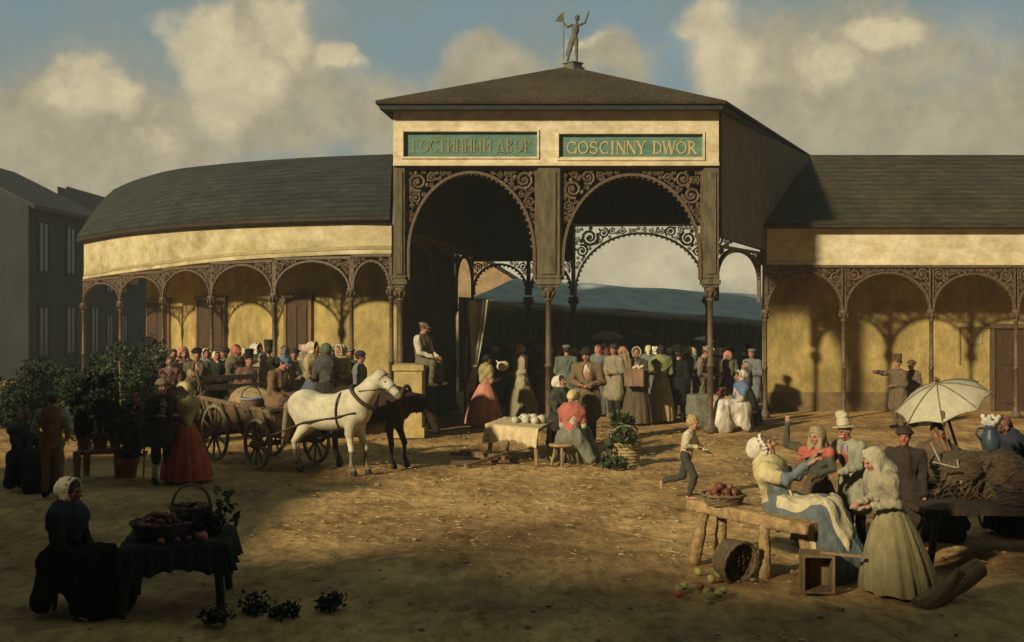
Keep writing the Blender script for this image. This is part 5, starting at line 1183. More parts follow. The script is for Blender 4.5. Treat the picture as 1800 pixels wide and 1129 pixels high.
foliage((b1.location.x-.1, b1.location.y-.02, .28), .3, .25, 260, 6, .12, .3, 'cabbage_leaves', 'cabbage leaves spilling out of the wicker basket', 'greens', LEAF2, 5)
foliage((b2.location.x, b2.location.y, .42), .3, .22, 260, 7, .13, .5, 'salad_greens', 'leafy greens heaped in the shallow basket', 'greens', LEAF2, 6)
foliage((pX(1092, 18.2), 18.2, .0), .34, .12, 160, 8, .13, .2, 'dropped_leaves', 'dropped green leaves on the earth in front of the wicker basket', 'greens', LEAF2, 6)
P('barefoot boy in white shirt and dark trousers running to the right', 1206, 878, 731, 68, dict(hs=1.22, lean=10, armL=((.08, .0, -.22), (-.05, -.22, -.2)), armR=((.1, -.14, -.22), (.12, -.36, -.3)), legs=dict(knL=(-.1, -.2, .5), anL=(-.1, -.08, .09), knR=(.1, .1, .46), anR=(.1, .52, .34), toR=(0, .2, -1))), dict(trousers=(.06, .06, .045), shirt=(.62, .52, .3)), ('boyhair', (.5, .34, .12)), tone=1, vox=.012)

# ------------------------------------------------------------------ umbrellas and the courtyard crowd
def farumb(x, y, d, r, col, lb, tilt=(0, .12, 0)):
    p = px(x, y, d); umbrella(lb, (p.x, p.y, 0), r, p.z, col, tilt, 8, .95, .42, group='umbrellas over the crowd')
farumb(1071, 581, 33.5, .52, (.3, .13, .08), 'dark brown open umbrella over the crowd, left one', (.1, -.06, 0)); farumb(1106, 578, 34.5, .42, (.03, .03, .03), 'black open umbrella over the crowd beside the brown one', (.05, .2, 0)); farumb(1226, 590, 33, .33, (.85, .78, .52), 'small cream parasol above the crowd near the right gateway column')
heads = [('tophat', BLK, 'black top hat'), ('kerchief', (.6, .2, .15), 'red kerchief'), ('bonnet', (.85, .78, .6), 'white bonnet'), ('kerchief', (.66, .55, .28), 'yellow kerchief'), ('fur', (.05, .045, .035), 'dark fur hat'), ('cap', (.2, .2, .16), 'grey cap'), ('kerchief', (.2, .26, .22), 'green kerchief'), ('bonnet', (.7, .45, .38), 'pink bonnet')]
coats = [((.05, .055, .045), 'black'), ((.12, .16, .11), 'dark green'), ((.2, .15, .09), 'brown'), ((.17, .19, .18), 'blue-grey'), ((.3, .25, .15), 'drab'), ((.2, .09, .065), 'maroon')]
protos = {}
def crowd_proto(hk):
    if hk in protos: return protos[hk]
    fem = hk in ('kerchief', 'bonnet')
    r_, J = person('proto', 900, 0, None, 0, dict(armL='fold', armR='fold'), dict(skirt=(.05, .05, .04), bodice=(.05, .05, .04), shawl=(.05, .05, .04)) if fem else dict(trousers=DK, coat=(.05, .05, .04)), (hk, (.1, .1, .1)), d=60, s=1, vox=.02, male=not fem)
    protos[hk] = (r_, hp(J, 0, 0, .12)[2], []); return protos[hk]
def crowd(x, y, d, hi, ci, face, label):
    hk, hc, _ = heads[hi]; r_, H_, used = crowd_proto(hk)
    s_ = (EYE-(y-550)*d/F)/H_
    c_ = r_ if not used else copy_tree(r_); used.append(c_); c_.location = ((x-900)*d/F, d, 0); c_.rotation_euler = (0, 0, R(face)); c_.scale = (s_, s_, s_); c_['label'] = label; c_['group'] = 'market crowd'
    for ch in c_.children:
        k = ch.name.split('.')[0]
        m = cloth(hc) if k in (hk, 'fur_hat', 'top_hat') or (hk == 'fur' and k == 'fur_hat') else cloth(coats[ci][0]) if k in ('skirt', 'bodice', 'shawl', 'coat', 'jacket') else None
        if m: ch.material_slots[0].link = 'OBJECT'; ch.material_slots[0].material = m
rc = random.Random(11); combos = [(h_, c_) for h_ in range(8) for c_ in range(6)]; rc.shuffle(combos); ic = iter(combos)
spots = [(985, 603, 30.2), (1000, 604, 33), (1012, 606, 31.2), (1050, 612, 32), (1063, 604, 34), (1078, 609, 36), (1085, 618, 31.4), (1098, 606, 35), (1112, 611, 37.0), (1135, 608, 33.4), (1146, 612, 36.5), (1176, 611, 34), (1207, 608, 35), (1214, 613, 31.6), (1243, 607, 33.2), (1252, 613, 36), (1264, 611, 32.2), (1276, 608, 35.2), (1285, 616, 31.2), (1296, 611, 34.2), (1306, 617, 36.6), (1318, 610, 32.6), (1325, 619, 35), (1030, 605, 36.4), (1020, 610, 34.6), (1044, 603, 35.4), (1158, 607, 37.0), (1188, 613, 36.8), (1222, 618, 36.7), (1235, 612, 36.9), (1270, 618, 36.5), (1314, 609, 36.9), (965, 607, 36), (955, 604, 34), (992, 611, 36.8), (1057, 616, 36.2), (1070, 612, 37.1), (1091, 604, 33), (1105, 617, 33.8), (1128, 616, 36.9), (1152, 604, 35.2), (1183, 606, 35.6)]
for (x, y, d) in spots:
    h_, c_ = next(ic); f = rc.choice((0, 40, -50, 170, 190, 90, -90, 20))
    zone = 'left of the big man in fur hat' if x < 1010 else 'behind the big man and the peddler' if x < 1110 else 'between peddler and stooping man' if x < 1230 else 'by the right gateway column, far back' if x < 1290 else 'beyond the fruit seller'
    crowd(x, y+2*rc.random(), d, h_, c_, f, 'crowd figure in %s and %s, %s' % (heads[h_][2], coats[c_][1], zone))

for n_, (x, y, d) in enumerate([(962, 604, 27.4), (978, 607, 28.4), (996, 605, 27.0), (1008, 609, 28.6), (1052, 606, 27.6), (1066, 609, 28.8), (1080, 605, 27.2), (1094, 608, 28.9), (1140, 606, 28.0), (1150, 608, 29.4), (1208, 606, 27.8), (1216, 610, 29.2), (1246, 607, 27.3), (1262, 611, 28.6), (1280, 615, 28.0), (1322, 612, 27.6), (930, 609, 29.6), (902, 606, 30.4), (870, 609, 31.2)]):
    h_, c_ = combos[(n_*7+5) % 48]; zone = 'inside the gateway ' + ('left of the big man' if x < 1030 else 'between big man and peddler' if x < 1110 else 'beside the olive shawl' if x < 1200 else 'by the right column')
    crowd(x, y+2*rc.random(), d, h_, c_, rc.choice((0, 30, -40, 170, 100, -90)), 'figure in %s and %s, %s' % (heads[h_][2], coats[c_][1], zone))
for n_, (x, y, d) in enumerate([(262, 618, 26.5), (276, 622, 25.2), (362, 612, 25.6), (380, 616, 24.6), (396, 610, 26.2), (432, 609, 25.8), (438, 622, 23.0), (462, 618, 23.4), (500, 607, 26.0), (518, 612, 24.8), (534, 606, 25.5), (562, 616, 24.6), (586, 609, 25.4), (616, 612, 24.9), (632, 618, 24.2), (300, 626, 23.6)]):
    h_, c_ = combos[(n_*5+2) % 48]; zone = 'before the arcade ' + ('among the shrubs' if x < 310 else 'behind the cart tail' if x < 410 else 'beyond the cart' if x < 480 else 'behind the cart driver' if x < 570 else 'above the white horse')
    crowd(x, y+2*rc.random(), d, h_, c_, rc.choice((0, 30, -40, 170, 100, -90)), 'figure in %s and %s, %s' % (heads[h_][2], coats[c_][1], zone))

# ------------------------------------------------------------------ people before the curved arcade
for (x, t, d, face, wear, hat, tone, lb, male) in (
    (288, 614, 25.5, 10, dict(trousers=DK, coat=(.1, .09, .05)), ('cap', (.2, .2, .12)), 1, 'man in olive cap among the shrubs, leftmost head before the curved arcade', True),
    (305, 614, 24.8, 20, dict(trousers=DK, coat=(.1, .07, .04), scarf=(.5, .42, .3)), ('hair', (.05, .03, .02)), 0, 'bareheaded ruddy man with pale neckcloth before the first arcade door', True),
    (322, 612, 24.4, 30, dict(skirt=DK, bodice=(.1, .06, .04), shawl=(.2, .09, .06)), ('hood', (.5, .16, .12)), 1, 'woman in a salmon-red hood before the first arcade door', False),
    (346, 613, 23.8, 20, dict(trousers=DK, coat=(.13, .11, .06), scarf=(.5, .2, .16)), ('fur', BLK), 0, 'man in black hat with pink neckerchief behind the cart tail', True),
    (337, 648, 22.2, 60, dict(skirt=DK, bodice=(.12, .1, .05), shawl=(.14, .11, .06)), ('kerchief', (.3, .22, .1)), 0, 'short woman in brown kerchief behind the cart tail', False),
    (415, 606, 24.3, 60, dict(skirt=DK, bodice=(.16, .12, .06), shawl=(.17, .14, .07)), ('kerchief', (.5, .12, .08)), 0, 'woman in bright red kerchief beyond the cart', False),
    (450, 604, 24.0, 70, dict(skirt=DK, bodice=(.12, .12, .09), shawl=(.13, .13, .09)), ('bonnet', (.6, .54, .4)), 0, 'woman in white bonnet and grey-green shawl beyond the cart', False),
    (472, 607, 25.2, 200, dict(trousers=DK, coat=(.06, .05, .035)), ('tophat', (.05, .04, .03)), 0, 'man in dark top hat beyond the cart driver', True),
    (551, 602, 23.6, 75, dict(skirt=(.1, .12, .16), bodice=(.3, .22, .09), shawl=(.4, .3, .12)), ('cap_frill', (.62, .48, .3)), 0, 'woman in frilled bonnet and yellow shawl behind the white horse', False),
    (574, 604, 23.2, 200, dict(skirt=DK, bodice=(.08, .07, .05), shawl=(.09, .085, .07)), ('bonnet', (.1, .13, .06)), 0, 'woman in dark green bonnet, back turned, behind the white horse', False),
    (600, 606, 24.4, -40, dict(skirt=(.4, .27, .08), bodice=(.4, .27, .09), shawl=(.42, .3, .1)), ('bonnet', (.66, .55, .36)), 0, 'woman in ochre shawl and white-edged bonnet near the last arcade column', False)):
    P(lb, x, 0, t, face, dict(armL='fold', armR='fold'), wear, hat, tone, d=d, vox=.016, male=male)

# ------------------------------------------------------------------ cart, driver, horses
cart = empty('farm_cart', (-3.67, 18.57, 0), R(-48), 1, 'wooden farm cart with spoked wheels, loaded with a sack, behind the white horse', 'cart')
CW = wood((.2, .13, .06)); CW2 = wood((.12, .085, .045))
def wheel(c, r):
    m_ = MB(); m_.tube([(c[0]+r*math.cos(a), c[1], c[2]+r*math.sin(a)) for a in np.linspace(0, 6.2832, 41)], .034, 6, cap=False); rim = m_.build('wheel', wood((.25, .2, .11)), cart, True)
    m_ = MB()
    for i in range(10): a = i*.6283+.2; m_.tube([(c[0]+.05*math.cos(a), c[1], c[2]+.05*math.sin(a)), (c[0]+r*math.cos(a), c[1], c[2]+r*math.sin(a))], [.022, .018], 5)
    m_.build('spokes', CW, rim); m_ = MB(); m_.lathe([(.04, -.12), (.06, -.1), (.085, 0), (.06, .1), (.035, .12)], c, 12, axis=Matrix(((1, 0, 0), (0, 0, 1), (0, -1, 0)))); m_.build('hub', CW, rim, True)
for y in (-.55, .55): wheel((0, y, .4), .38); wheel((-1.42, y, .47), .45)
m_ = MB(); m_.beam((0, -.6, .4), (0, .6, .4), .08, .08); m_.beam((-1.42, -.6, .47), (-1.42, .6, .47), .08, .08); m_.beam((-1.6, 0, .5), (.4, 0, .46), .1, .08); m_.build('axles', CW2, cart)
m_ = MB(); m_.box((-.72, 0, .55), (1.05, .36, .03))
for sg in (-1, 1):
    m_.hexa([Vector(q) for q in ((-1.8, sg*.37, .53), (.35, sg*.37, .53), (.35, sg*.41, .53), (-1.8, sg*.41, .53), (-1.85, sg*.5, 1.02), (.38, sg*.5, .92), (.38, sg*.54, .92), (-1.85, sg*.54, 1.02))])
    m_.beam((-1.9, sg*.54, 1.04), (.42, sg*.54, .94), .06, .06)
    for k in range(5): m_.beam((-1.6+k*.45, sg*.43, .5), (-1.6+k*.45, sg*.575, 1.0), .05, .04, up=(1, 0, 0))
m_.hexa([Vector(q) for q in ((.33, -.37, .53), (.37, -.37, .53), (.37, .37, .53), (.33, .37, .53), (.36, -.5, .9), (.4, -.5, .9), (.4, .5, .9), (.36, .5, .9))]); m_.build('body', CW, cart)
m_ = MB()
for sg in (-1, 1): m_.tube([(-1.8, sg*.46, .5), (-1.98, sg*.6, 1.5)], .03, 6)
for z, x in ((1.36, -1.96), (1.2, -1.93), (.8, -1.86)): m_.beam((x, -.6, z), (x, .6, z), .05, .09)
m_.build('tailboard', CW2, cart); m_ = MB(); m_.beam((.1, -.52, .95), (.1, .52, .95), .3, .05); m_.build('seat', CW, cart)
m_ = MB(); m_.tube([(.35, 0, .48), (.9, .35, .55), (1.54, .86, .75)], .035, 7); m_.build('pole', CW2, cart)
s_ = SDF(); s_.ell((0, 0, 0), (.55, .36, .27), None, .05).ell((-.3, .05, .08), (.3, .3, .24), None, .1).ell((.3, -.02, -.02), (.28, .3, .2), None, .1); V, Q = s_.mesh(.02); V = wrinkle(V, Q, .02, .5, 3, 1)
o = nmesh('sack', V, Q, mat('straw_sacking', (.42, .29, .13), .95, .5, 14, .8, (.5, 2.5, 2.5), second=(.2, .13, .055)), None); M4 = cart.matrix_basis
q = Matrix.Rotation(R(-48), 4, 'Z') @ Vector((-1.05, -.02, .95)); o.location = cart.location+q; o.rotation_euler = (0, R(-6), R(-48)); tag(o, 'bulging straw-coloured sack lying in the cart', 'sack')
def cartpt(x, y, z): return cart.location+Matrix.Rotation(R(-48), 4, 'Z') @ Vector((x, y, z))
bk_ = basket('covered basket with a blue-grey handle on the cart edge beside the driver', cartpt(-.42, -.42, .9), .17, .2, True, (.24, .17, .09), rz=.6)
bk_.children[-1].data.materials[0] = cloth((.25, .32, .4))
P('cart driver in blue cap and brown coat bending over the reins', 487, 0, 628, 52, dict(sit=True, armL='lap', armR='lap', lean=12, head=(0, 22, 0)), dict(trousers=(.05, .04, .03), coat=(.24, .13, .06), shoes=BLK, scarf=(.6, .5, .32)), ('cap', (.14, .2, .28)), 0, d=18.7, z0=.57, male=True, vox=.013)

def horse(label, loc, rz, s, coat, mane, headlow=0, seed=0):
    root = empty('horse', loc, rz, s, label, 'horse'); b = SDF(); k = .09
    b.ell((0, 0, 1.12), (.62, .27, .3), None, k).ell((-.52, 0, 1.2), (.36, .27, .29), None, .12).ell((.48, 0, 1.15), (.32, .235, .33), None, .12).ell((.35, 0, 1.36), (.24, .1, .14), None, .1).ell((-.05, 0, 1.0), (.5, .27, .24), None, .1)
    if headlow: n1, n2, pol, nose = (.62, 0, 1.22), (.96, 0, 1.2), (1.16, 0, 1.18), (1.34, 0, .7)
    else: n1, n2, pol, nose = (.58, 0, 1.3), (.84, 0, 1.58), (1.0, 0, 1.75), (1.36, 0, 1.42)
    n1, n2, pol, nose = map(np.array, (n1, n2, pol, nose)); hd = (nose-pol)/np.linalg.norm(nose-pol); up = np.array([-hd[2], 0, hd[0]]); up = up if up[2] > 0 or headlow else -up
    if headlow: up = np.array([.9, 0, .43])
    b.cap(n1, n2, .235, .165, .12).cap(n2, pol, .16, .12, .06)
    b.cap(pol+hd*.02, pol+hd*.24, .112, .096, .05).cap(pol+hd*.2, nose, .088, .062, .04).ell(nose-hd*.03, (.06, .058, .062), None, .03).ell(pol+hd*.1-up*.05, (.09, .062, .09), None, .05)
    for sg in (-1, 1):
        b.cap(pol+np.array([0, sg*.045, .05]), pol+np.array([.0, sg*.065, .2]) if not headlow else pol+up*.05+np.array([0, sg*.065, .14]), .026, .008, .02).ell(nose+np.array([.02, sg*.035, .02])-hd*.02, (.012, .01, .012), None, .008, 's')
    for sg, dx, lift in ((-1, .0, 0), (1, -.14, 0)):
        b.cap((-.56, sg*.13, 1.1), (-.46+dx*.6, sg*.16, .82), .19, .12, .1).cap((-.46+dx*.6, sg*.16, .82), (-.68+dx, sg*.15, .56), .105, .056, .05).cap((-.68+dx, sg*.15, .56), (-.64+dx, sg*.15, .2), .047, .034, .02).cap((-.64+dx, sg*.15, .2), (-.58+dx, sg*.15, .1), .042, .04, .02).cyl((-.565+dx, sg*.15, .0), (-.585+dx, sg*.15, .09), .066, .05, .015)
        fx = .0 if sg < 0 else .12
        b.cap((.5, sg*.13, 1.0), (.46+fx*.4, sg*.15, .74), .135, .085, .08).cap((.46+fx*.4, sg*.15, .74), (.5+fx, sg*.15, .45), .07, .05, .03).ell((.5+fx, sg*.15, .45), (.052, .05, .062), None, .02).cap((.5+fx, sg*.15, .45), (.5+fx, sg*.15, .18), .04, .032, .02).cap((.5+fx, sg*.15, .18), (.55+fx, sg*.15, .09), .04, .04, .02).cyl((.56+fx, sg*.15, .0), (.55+fx, sg*.15, .085), .064, .05, .015)
    V, Q = b.mesh(.017); C = V[Q].mean(1); mi = np.zeros(len(Q), int); mi[C[:, 2] < .08] = 1; mi[np.linalg.norm(C-(nose), axis=1) < .085] = 2; mi[(C[:, 2] < .42)] = np.where(C[C[:, 2] < .42][:, 2] < .08, 1, 2)
    for sg in (-1, 1): mi[np.linalg.norm(C-(pol+hd*.17+np.array([0, sg*.088, 0])+up*.035), axis=1) < .019] = 1
    nmesh('body', V, Q, [coat, mat('hoof_dark', (.03, .025, .02), .6, .3, 8, .1), mane], root, mi)
    m = SDF(); r = random.Random(seed)
    for i in range(16):
        t = i/15; p = (n1+np.array([-.12, 0, .17]))*(1-t)+(pol+np.array([-.04, 0, .08]))*t if not headlow else (n1+np.array([-.1, 0, .19]))*(1-t)+(pol+np.array([-.02, 0, .1]))*t
        m.cap(p, p+np.array([r.uniform(-.1, .0), -.1-.05*r.random(), -.2-.1*r.random()]), .04, .014, .02)
    m.cap(pol+np.array([0, 0, .08]), pol+hd*.16+up*.07, .035, .015, .02)
    V, Q = m.mesh(.013); nmesh('mane', V, Q, mane, root); m = SDF(); t0 = np.array([-.84, 0, 1.28])
    m.cap(t0, t0+np.array([-.08, 0, -.12]), .05, .06, .03)
    for i in range(9): m.cap(t0+np.array([-.07, .02*(i-4)*.5, -.1]), t0+np.array([-.1-.05*r.random(), .03*(i-4), -.72-.14*r.random()]), .045, .018, .04)
    V, Q = m.mesh(.014); V = wrinkle(V, Q, .006, 1.5, 3, .2); nmesh('tail', V, Q, mane, root)
    H = mat('harness_leather', (.06, .04, .02), .6, .4, 10, .2); h = MB()
    ctr = n1*.72+n2*.28; ax = (n2-n1)/np.linalg.norm(n2-n1); pu = np.array([-ax[2], 0, ax[0]])
    h.tube([tuple(ctr+pu*math.cos(a)*.29+np.array([0, math.sin(a)*.225, 0])) for a in np.linspace(0, 6.2832, 33)], .035, 7, cap=False); h.build('collar', H, root, True); h = MB()
    for sg in (-1, 1): h.tube([(.62, sg*.25, 1.12), (.2, sg*.285, 1.02), (-.4, sg*.29, .92), (-.95, sg*.3, .7), (-1.3, sg*.3, .62)], .017, 6)
    h.tube([(.25, math.sin(a)*.285, 1.12+math.cos(a)*.345) for a in np.linspace(0, 6.2832, 33)], .016, 6, cap=False); h.build('traces', H, root, True); h = MB()
    for t_, r_ in ((.06, .128), (.3, .09)): c_ = pol+hd*t_; h.tube([tuple(c_+up*math.cos(a)*r_+np.array([0, math.sin(a)*r_*.9, 0])) for a in np.linspace(0, 6.2832, 21)], .01, 5, cap=False)
    for sg in (-1, 1): h.tube([tuple(pol+hd*.06+np.array([0, sg*.1, 0])), tuple(pol+hd*.3+np.array([0, sg*.07, 0])), tuple(ctr+np.array([.02, sg*.22, .12]))], .009, 5)
    h.build('bridle', H, root, True); return root
GH = mat('grey_horse_coat', (.62, .55, .36), .7, .3, 3.5, .15, second=(.36, .3, .18), bscale=40); GM = mat('grey_mane', (.27, .21, .11), .8, .5, 20, .5, second=(.13, .1, .05))
horse('white cart horse in leather harness standing before the cart', (-2.82, 17.75, 0), R(-22), .87, GH, GM)
horse('dark bay horse with lowered head on the far side of the white horse', (-2.3, 18.5, 0), R(-20), .88, mat('bay_horse_coat', (.04, .02, .011), .75, .4, 3, .1, spec=.15), mat('black_mane', (.015, .011, .009), .7, .3, 20, .4), 1)
# ------------------------------------------------------------------ flower market on the left
P('man seen from behind in rust waistcoat, grey cap and brown trousers', 92, 874, 690, 188, dict(armL=((.1, .02, -.25), (.02, -.16, -.38)), armR=((.1, .02, -.25), (.02, -.16, -.38))), dict(trousers=(.24, .15, .06), shirt=(.34, .33, .24), vest=(.3, .1, .045), shoes=BLK), ('cap', (.12, .15, .17)), male=True, vox=.012)
P('woman in grey headcloth and black shawl seated at the far left', 42, 858, 716, 55, dict(sit=True, armL='lap', armR='lap'), dict(skirt=DK, bodice=(.06, .06, .045), shawl=(.07, .07, .055)), ('kerchief', (.25, .23, .17)), tone=3, vox=.013)
stool('low dark stool under the woman at the far left', (pX(42, 16.3), 16.3, 0), .4, .17, (.1, .07, .04))
fm = P('man in fur hat, black jacket and white stockings beside the flower stall', 284, 851, 668, 35, dict(armL='carry', armR='carry'), dict(breeches=BLK, stockings=(.5, .46, .3), shoes=BLK, jacket=(.045, .025, .02), scarf=(.35, .14, .1)), ('fur', (.24, .17, .09)), male=True, vox=.012, hairc=(.03, .02, .015))
P('woman in scarlet skirt, yellow shawl and yellow bonnet talking to the man', 325, 846, 672, 218, dict(armL='carry', armR='carry', head=(10, 5, 0)), dict(skirt=(.5, .06, .03), width=.44, bodice=(.36, .27, .1), shawl=(.42, .33, .13), drop=.45), ('bonnet', (.56, .42, .15)), vox=.012)
basket('big black basket on the arm of the man in white stockings', (pX(277, 16.4), 16.35, .6), .24, .3, True, (.03, .022, .018))
fb = table('rough low bench carrying three clay flower pots', [Vector((pX(137, 17.2), 17.0, 0)), Vector((pX(207, 17.2), 17.3, 0)), Vector((pX(207, 17.2), 17.75, 0)), Vector((pX(137, 17.2), 17.45, 0))], .42, wood((.3, .17, .075)), .06, cat='bench', lw=.1, splay=-.02)
fb.name = 'bench'
for i, (x, h, lb) in enumerate(((149, .2, 'clay pot with a dark bushy plant, left on the rough bench'), (174, .24, 'largest clay pot with a tall plant, middle of the rough bench'), (197, .2, 'clay pot with a leafy plant, right on the rough bench'))):
    q = foliage((pX(x, 17.35), 17.3+.1*i, .42), .24, .62+.25*(i == 1), 420, 20+i, .1, .9, 'potted_plant', lb, 'potted plant', LEAF, 6, h)
foliage((pX(228, 17.3), 17.25, 0), .3, .95, 900, 31, .12, 1.2, 'potted_plant', 'tall flowering plant with red blooms in a clay pot on the ground', 'potted plant', LEAF2, 8, .3)
fl_ = [o for o in bpy.data.objects if o.get('label', '').startswith('tall flowering')][0]; m_ = MB()
for x, y in ((240, 693), (239, 704), (244, 704), (241, 711), (236, 717), (233, 726), (248, 757)): q = px(x, y, 16.95)-fl_.location; m_.ball(q, .032, 8, 0, (1, 1, .8))
m_.build('blossoms', mat('red_blossom', (.55, .1, .06), .6, .3, 12, .2), fl_, True)
for x, y, rx, rz, n, lb, m in ((14, 752, .7, 1.1, 1500, 'dark shrub at the far left edge below the nearest house', LEAF), (52, 745, .7, 1.2, 1600, 'dark shrub behind the seated woman at the far left', LEAF), (96, 738, .7, 1.2, 1600, 'dark shrub above the rust waistcoat, below the arcade end', LEAF), (165, 790, .55, 1.25, 1700, 'broad dark shrub behind the potted plants on the bench', LEAF), (215, 770, .6, 1.5, 2000, 'tall olive-green shrub between bench and arcade', LEAF2), (268, 760, .6, 1.45, 1900, 'tall dark shrub behind the man in the fur hat', LEAF), (185, 748, .65, 1.7, 2000, 'dark laurel tree standing close to the arcade end', LEAF), (235, 742, .6, 1.75, 1900, 'dark rounded laurel before the second arcade column', LEAF), (130, 765, .6, 1.2, 1500, 'dark shrub behind the man in the rust waistcoat', LEAF), (310, 748, .5, 1.25, 1300, 'dark bush left of the cart tail', LEAF)):
    d = gd(y); foliage(((x-900)*d/F, d, 0), rx, rz, int(n*2.2), x, .085, .5, 'shrub', lb, 'shrub', m, 7)
for i, (x0, y0, x1, y1, lb) in enumerate(((210, 636, 214, 705, 'tall thin plant stake in the olive shrub'), (133, 697, 140, 750, 'short plant stake behind the bench'), (257, 722, 252, 750, 'thin plant stake right of the red blooms'))):
    d = (20.6, 18, 17.0)[i]; a, b = px(x0, y0, d), px(x1, y1, d); b.z = 0; m_ = MB(); m_.tube([a, b], .012, 6); m_.ball(a, .016, 6); o = m_.build('plant_stake', wood((.3, .22, .1)), None, loc=b); tag(o, lb, 'stake')

# ------------------------------------------------------------------ old woman and her stall in the lower left
P('old woman in white frilled cap and dark blue shawl seated at lower left', 112, 0, 842, 72, dict(sit=True, seat=.46, armL='lap', armR='lap', lean=6), dict(skirt=(.02, .013, .01), spread=1.4, bodice=(.025, .03, .038), shawl=(.035, .05, .065), drop=.4, scarf=(.3, .32, .3)), ('cap_frill', (.62, .54, .36)), tone=3, d=9.7, vox=.01)
stool('dark stool under the old woman in the frilled cap', (pX(108, 9.7), 9.72, 0), .38, .18, (.08, .055, .03))
lt = [Vector((-3.2, 9.25, 0)), Vector((-2.42, 9.55, 0)), Vector((-2.55, 10.35, 0)), Vector((-3.35, 10.1, 0))]
table('dark fruit stall table with a draped green-black cloth, lower left', lt, .56, wood((.05, .035, .02)), .05)
clothdrape('green-black cloth hanging over the right end of the fruit stall', lt, .56, .26, (.03, .034, .022), (0, 1), 9)
lb_ = basket('dark flat basket heaped with red fruit on the lower-left stall', (-3.0, 9.75, .58), .25, .13, False, (.1, .06, .035))
lc_ = basket('dark handled basket standing behind the fruit on the lower-left stall', (-2.85, 10.1, .58), .17, .2, True, (.06, .045, .03))
scatter(fruit_proto('plum', .032, (.16, .035, .025), 'dark red fruit heaped in the flat basket on the lower-left stall', 'fruit in the lower-left basket'), pile((-3.0, 9.75, .66), .2, .032, 46, 8), .2, 2)
scatter(fruit_proto('tomato', .033, (.3, .07, .04), 'bright red fruit lying on the dark stall cloth, lower left', 'loose fruit on the lower-left stall'), [(-2.72, 9.55, .575), (-2.66, 9.62, .575), (-2.78, 9.5, .575), (-2.6, 9.56, .575), (-2.62, 9.7, .575), (-2.7, 9.72, .575), (-2.9, 9.45, .575)], .25, 3)
foliage((-2.75, 9.9, .58), .3, .2, 300, 44, .09, .4, 'flower_bunch', 'bunch of dark foliage and flowers lying on the lower-left stall', 'flowers', LEAF, 6)
for i, (x, y) in enumerate(((-2.15, 9.5), (-1.85, 9.35), (-2.4, 9.2), (-1.6, 9.6))): foliage((x, y, 0), .2, .08, 220, 60+i, .055, .2, 'cabbage', ('dark cabbage on the ground nearest the stall leg', 'dark cabbage leaves lying in the foreground shade, second from the stall', 'dark cabbage under the edge of the lower-left stall', 'outermost dark cabbage on the ground right of the stall')[i], 'cabbage', LEAF, 6)

# ------------------------------------------------------------------ the quarrel on the right
bench = empty('rough_bench', (2.2, 11.1, 0), 0, 1, 'rough hewn log bench with four splayed legs, basket on its left end', 'bench')
bA, bB = Vector((pX(1243, 11.5), 11.5, .56)), Vector((pX(1410, 10.7), 10.7, .5)); u = (bB-bA).normalized(); nn = u.cross(Vector((0, 0, 1))).normalized()
s_ = SDF(); 
for i in range(9):
    p = bA.lerp(bB, i/8); s_.box(tuple(p+nn*.01*math.sin(i*2)), (.13, .15+.012*math.sin(i*3.1), .036), np.array(Matrix((u, nn, Vector((0, 0, 1)))).transposed()), .02, .03)
V, Q = s_.mesh(.014); V = wrinkle(V, Q, .008, .8, 5, 1); BEN = mat('hewn_wood', (.4, .26, .1), .8, .5, 7, .7, (2, 2, 2), second=(.19, .115, .045)); o = nmesh('seat', V, Q, BEN, bench); o.location = -bench.location
for t, sg in ((.06, 1), (.1, -1), (.68, 1), (.92, -1)):
    p = bA.lerp(bB, t)+nn*sg*.1; s_ = SDF(); e = p+nn*sg*.09+u*(-.09 if t < .5 else .06); s_.cap((e.x, e.y, .02), (p.x, p.y, p.z+.03), .058, .052, .02).cap((e.x, e.y, .03), ((e.x+p.x)/2+.01, (e.y+p.y)/2, .3), .062, .045, .03); V, Q = s_.mesh(.012); V = wrinkle(V, Q, .006, .8, int(t*99), 1); o = nmesh('leg', V, Q, BEN, bench); o.location = -bench.location
fbk = basket('shallow basket of red fruit on the left end of the log bench', (pX(1270, 11.35), 11.3, .6), .21, .1, False, (.22, .15, .07))
scatter(fruit_proto('red_apple', .034, (.22, .07, .04), 'small red fruit heaped in the shallow basket on the log bench', 'red fruit in the bench basket'), pile((fbk.location.x, fbk.location.y, .655), .185, .034, 44, 9), .2, 5)
tb_ = basket('tipped-over wicker basket on the ground under the log bench', (pX(1277, 10.7), 10.75, .2), .2, .2, False, (.2, .14, .065), tilt=(R(100), R(10), R(35)))
apl = fruit_proto('apple', .042, (.4, .3, .12), 'yellowish apple spilled on the earth before the tipped basket', 'spilled yellow apples'); sp_ = [(1228, 1012), (1247, 1024), (1205, 1036), (1192, 1042), (1262, 1052), (1255, 1058), (1240, 1047), (1272, 1046), (1268, 1015), (1278, 1008)]
scatter(apl, [((x-900)*gd(y)/F, gd(y), .0) for x, y in sp_], .15, 7)
scatter(fruit_proto('tomato', .036, (.4, .1, .05), 'small red fruit spilled on the earth before the tipped basket', 'spilled red fruit'), [((x-900)*gd(y)/F, gd(y), .0) for x, y in ((1233, 1037), (1250, 1043), (1193, 1051))], .1, 8)
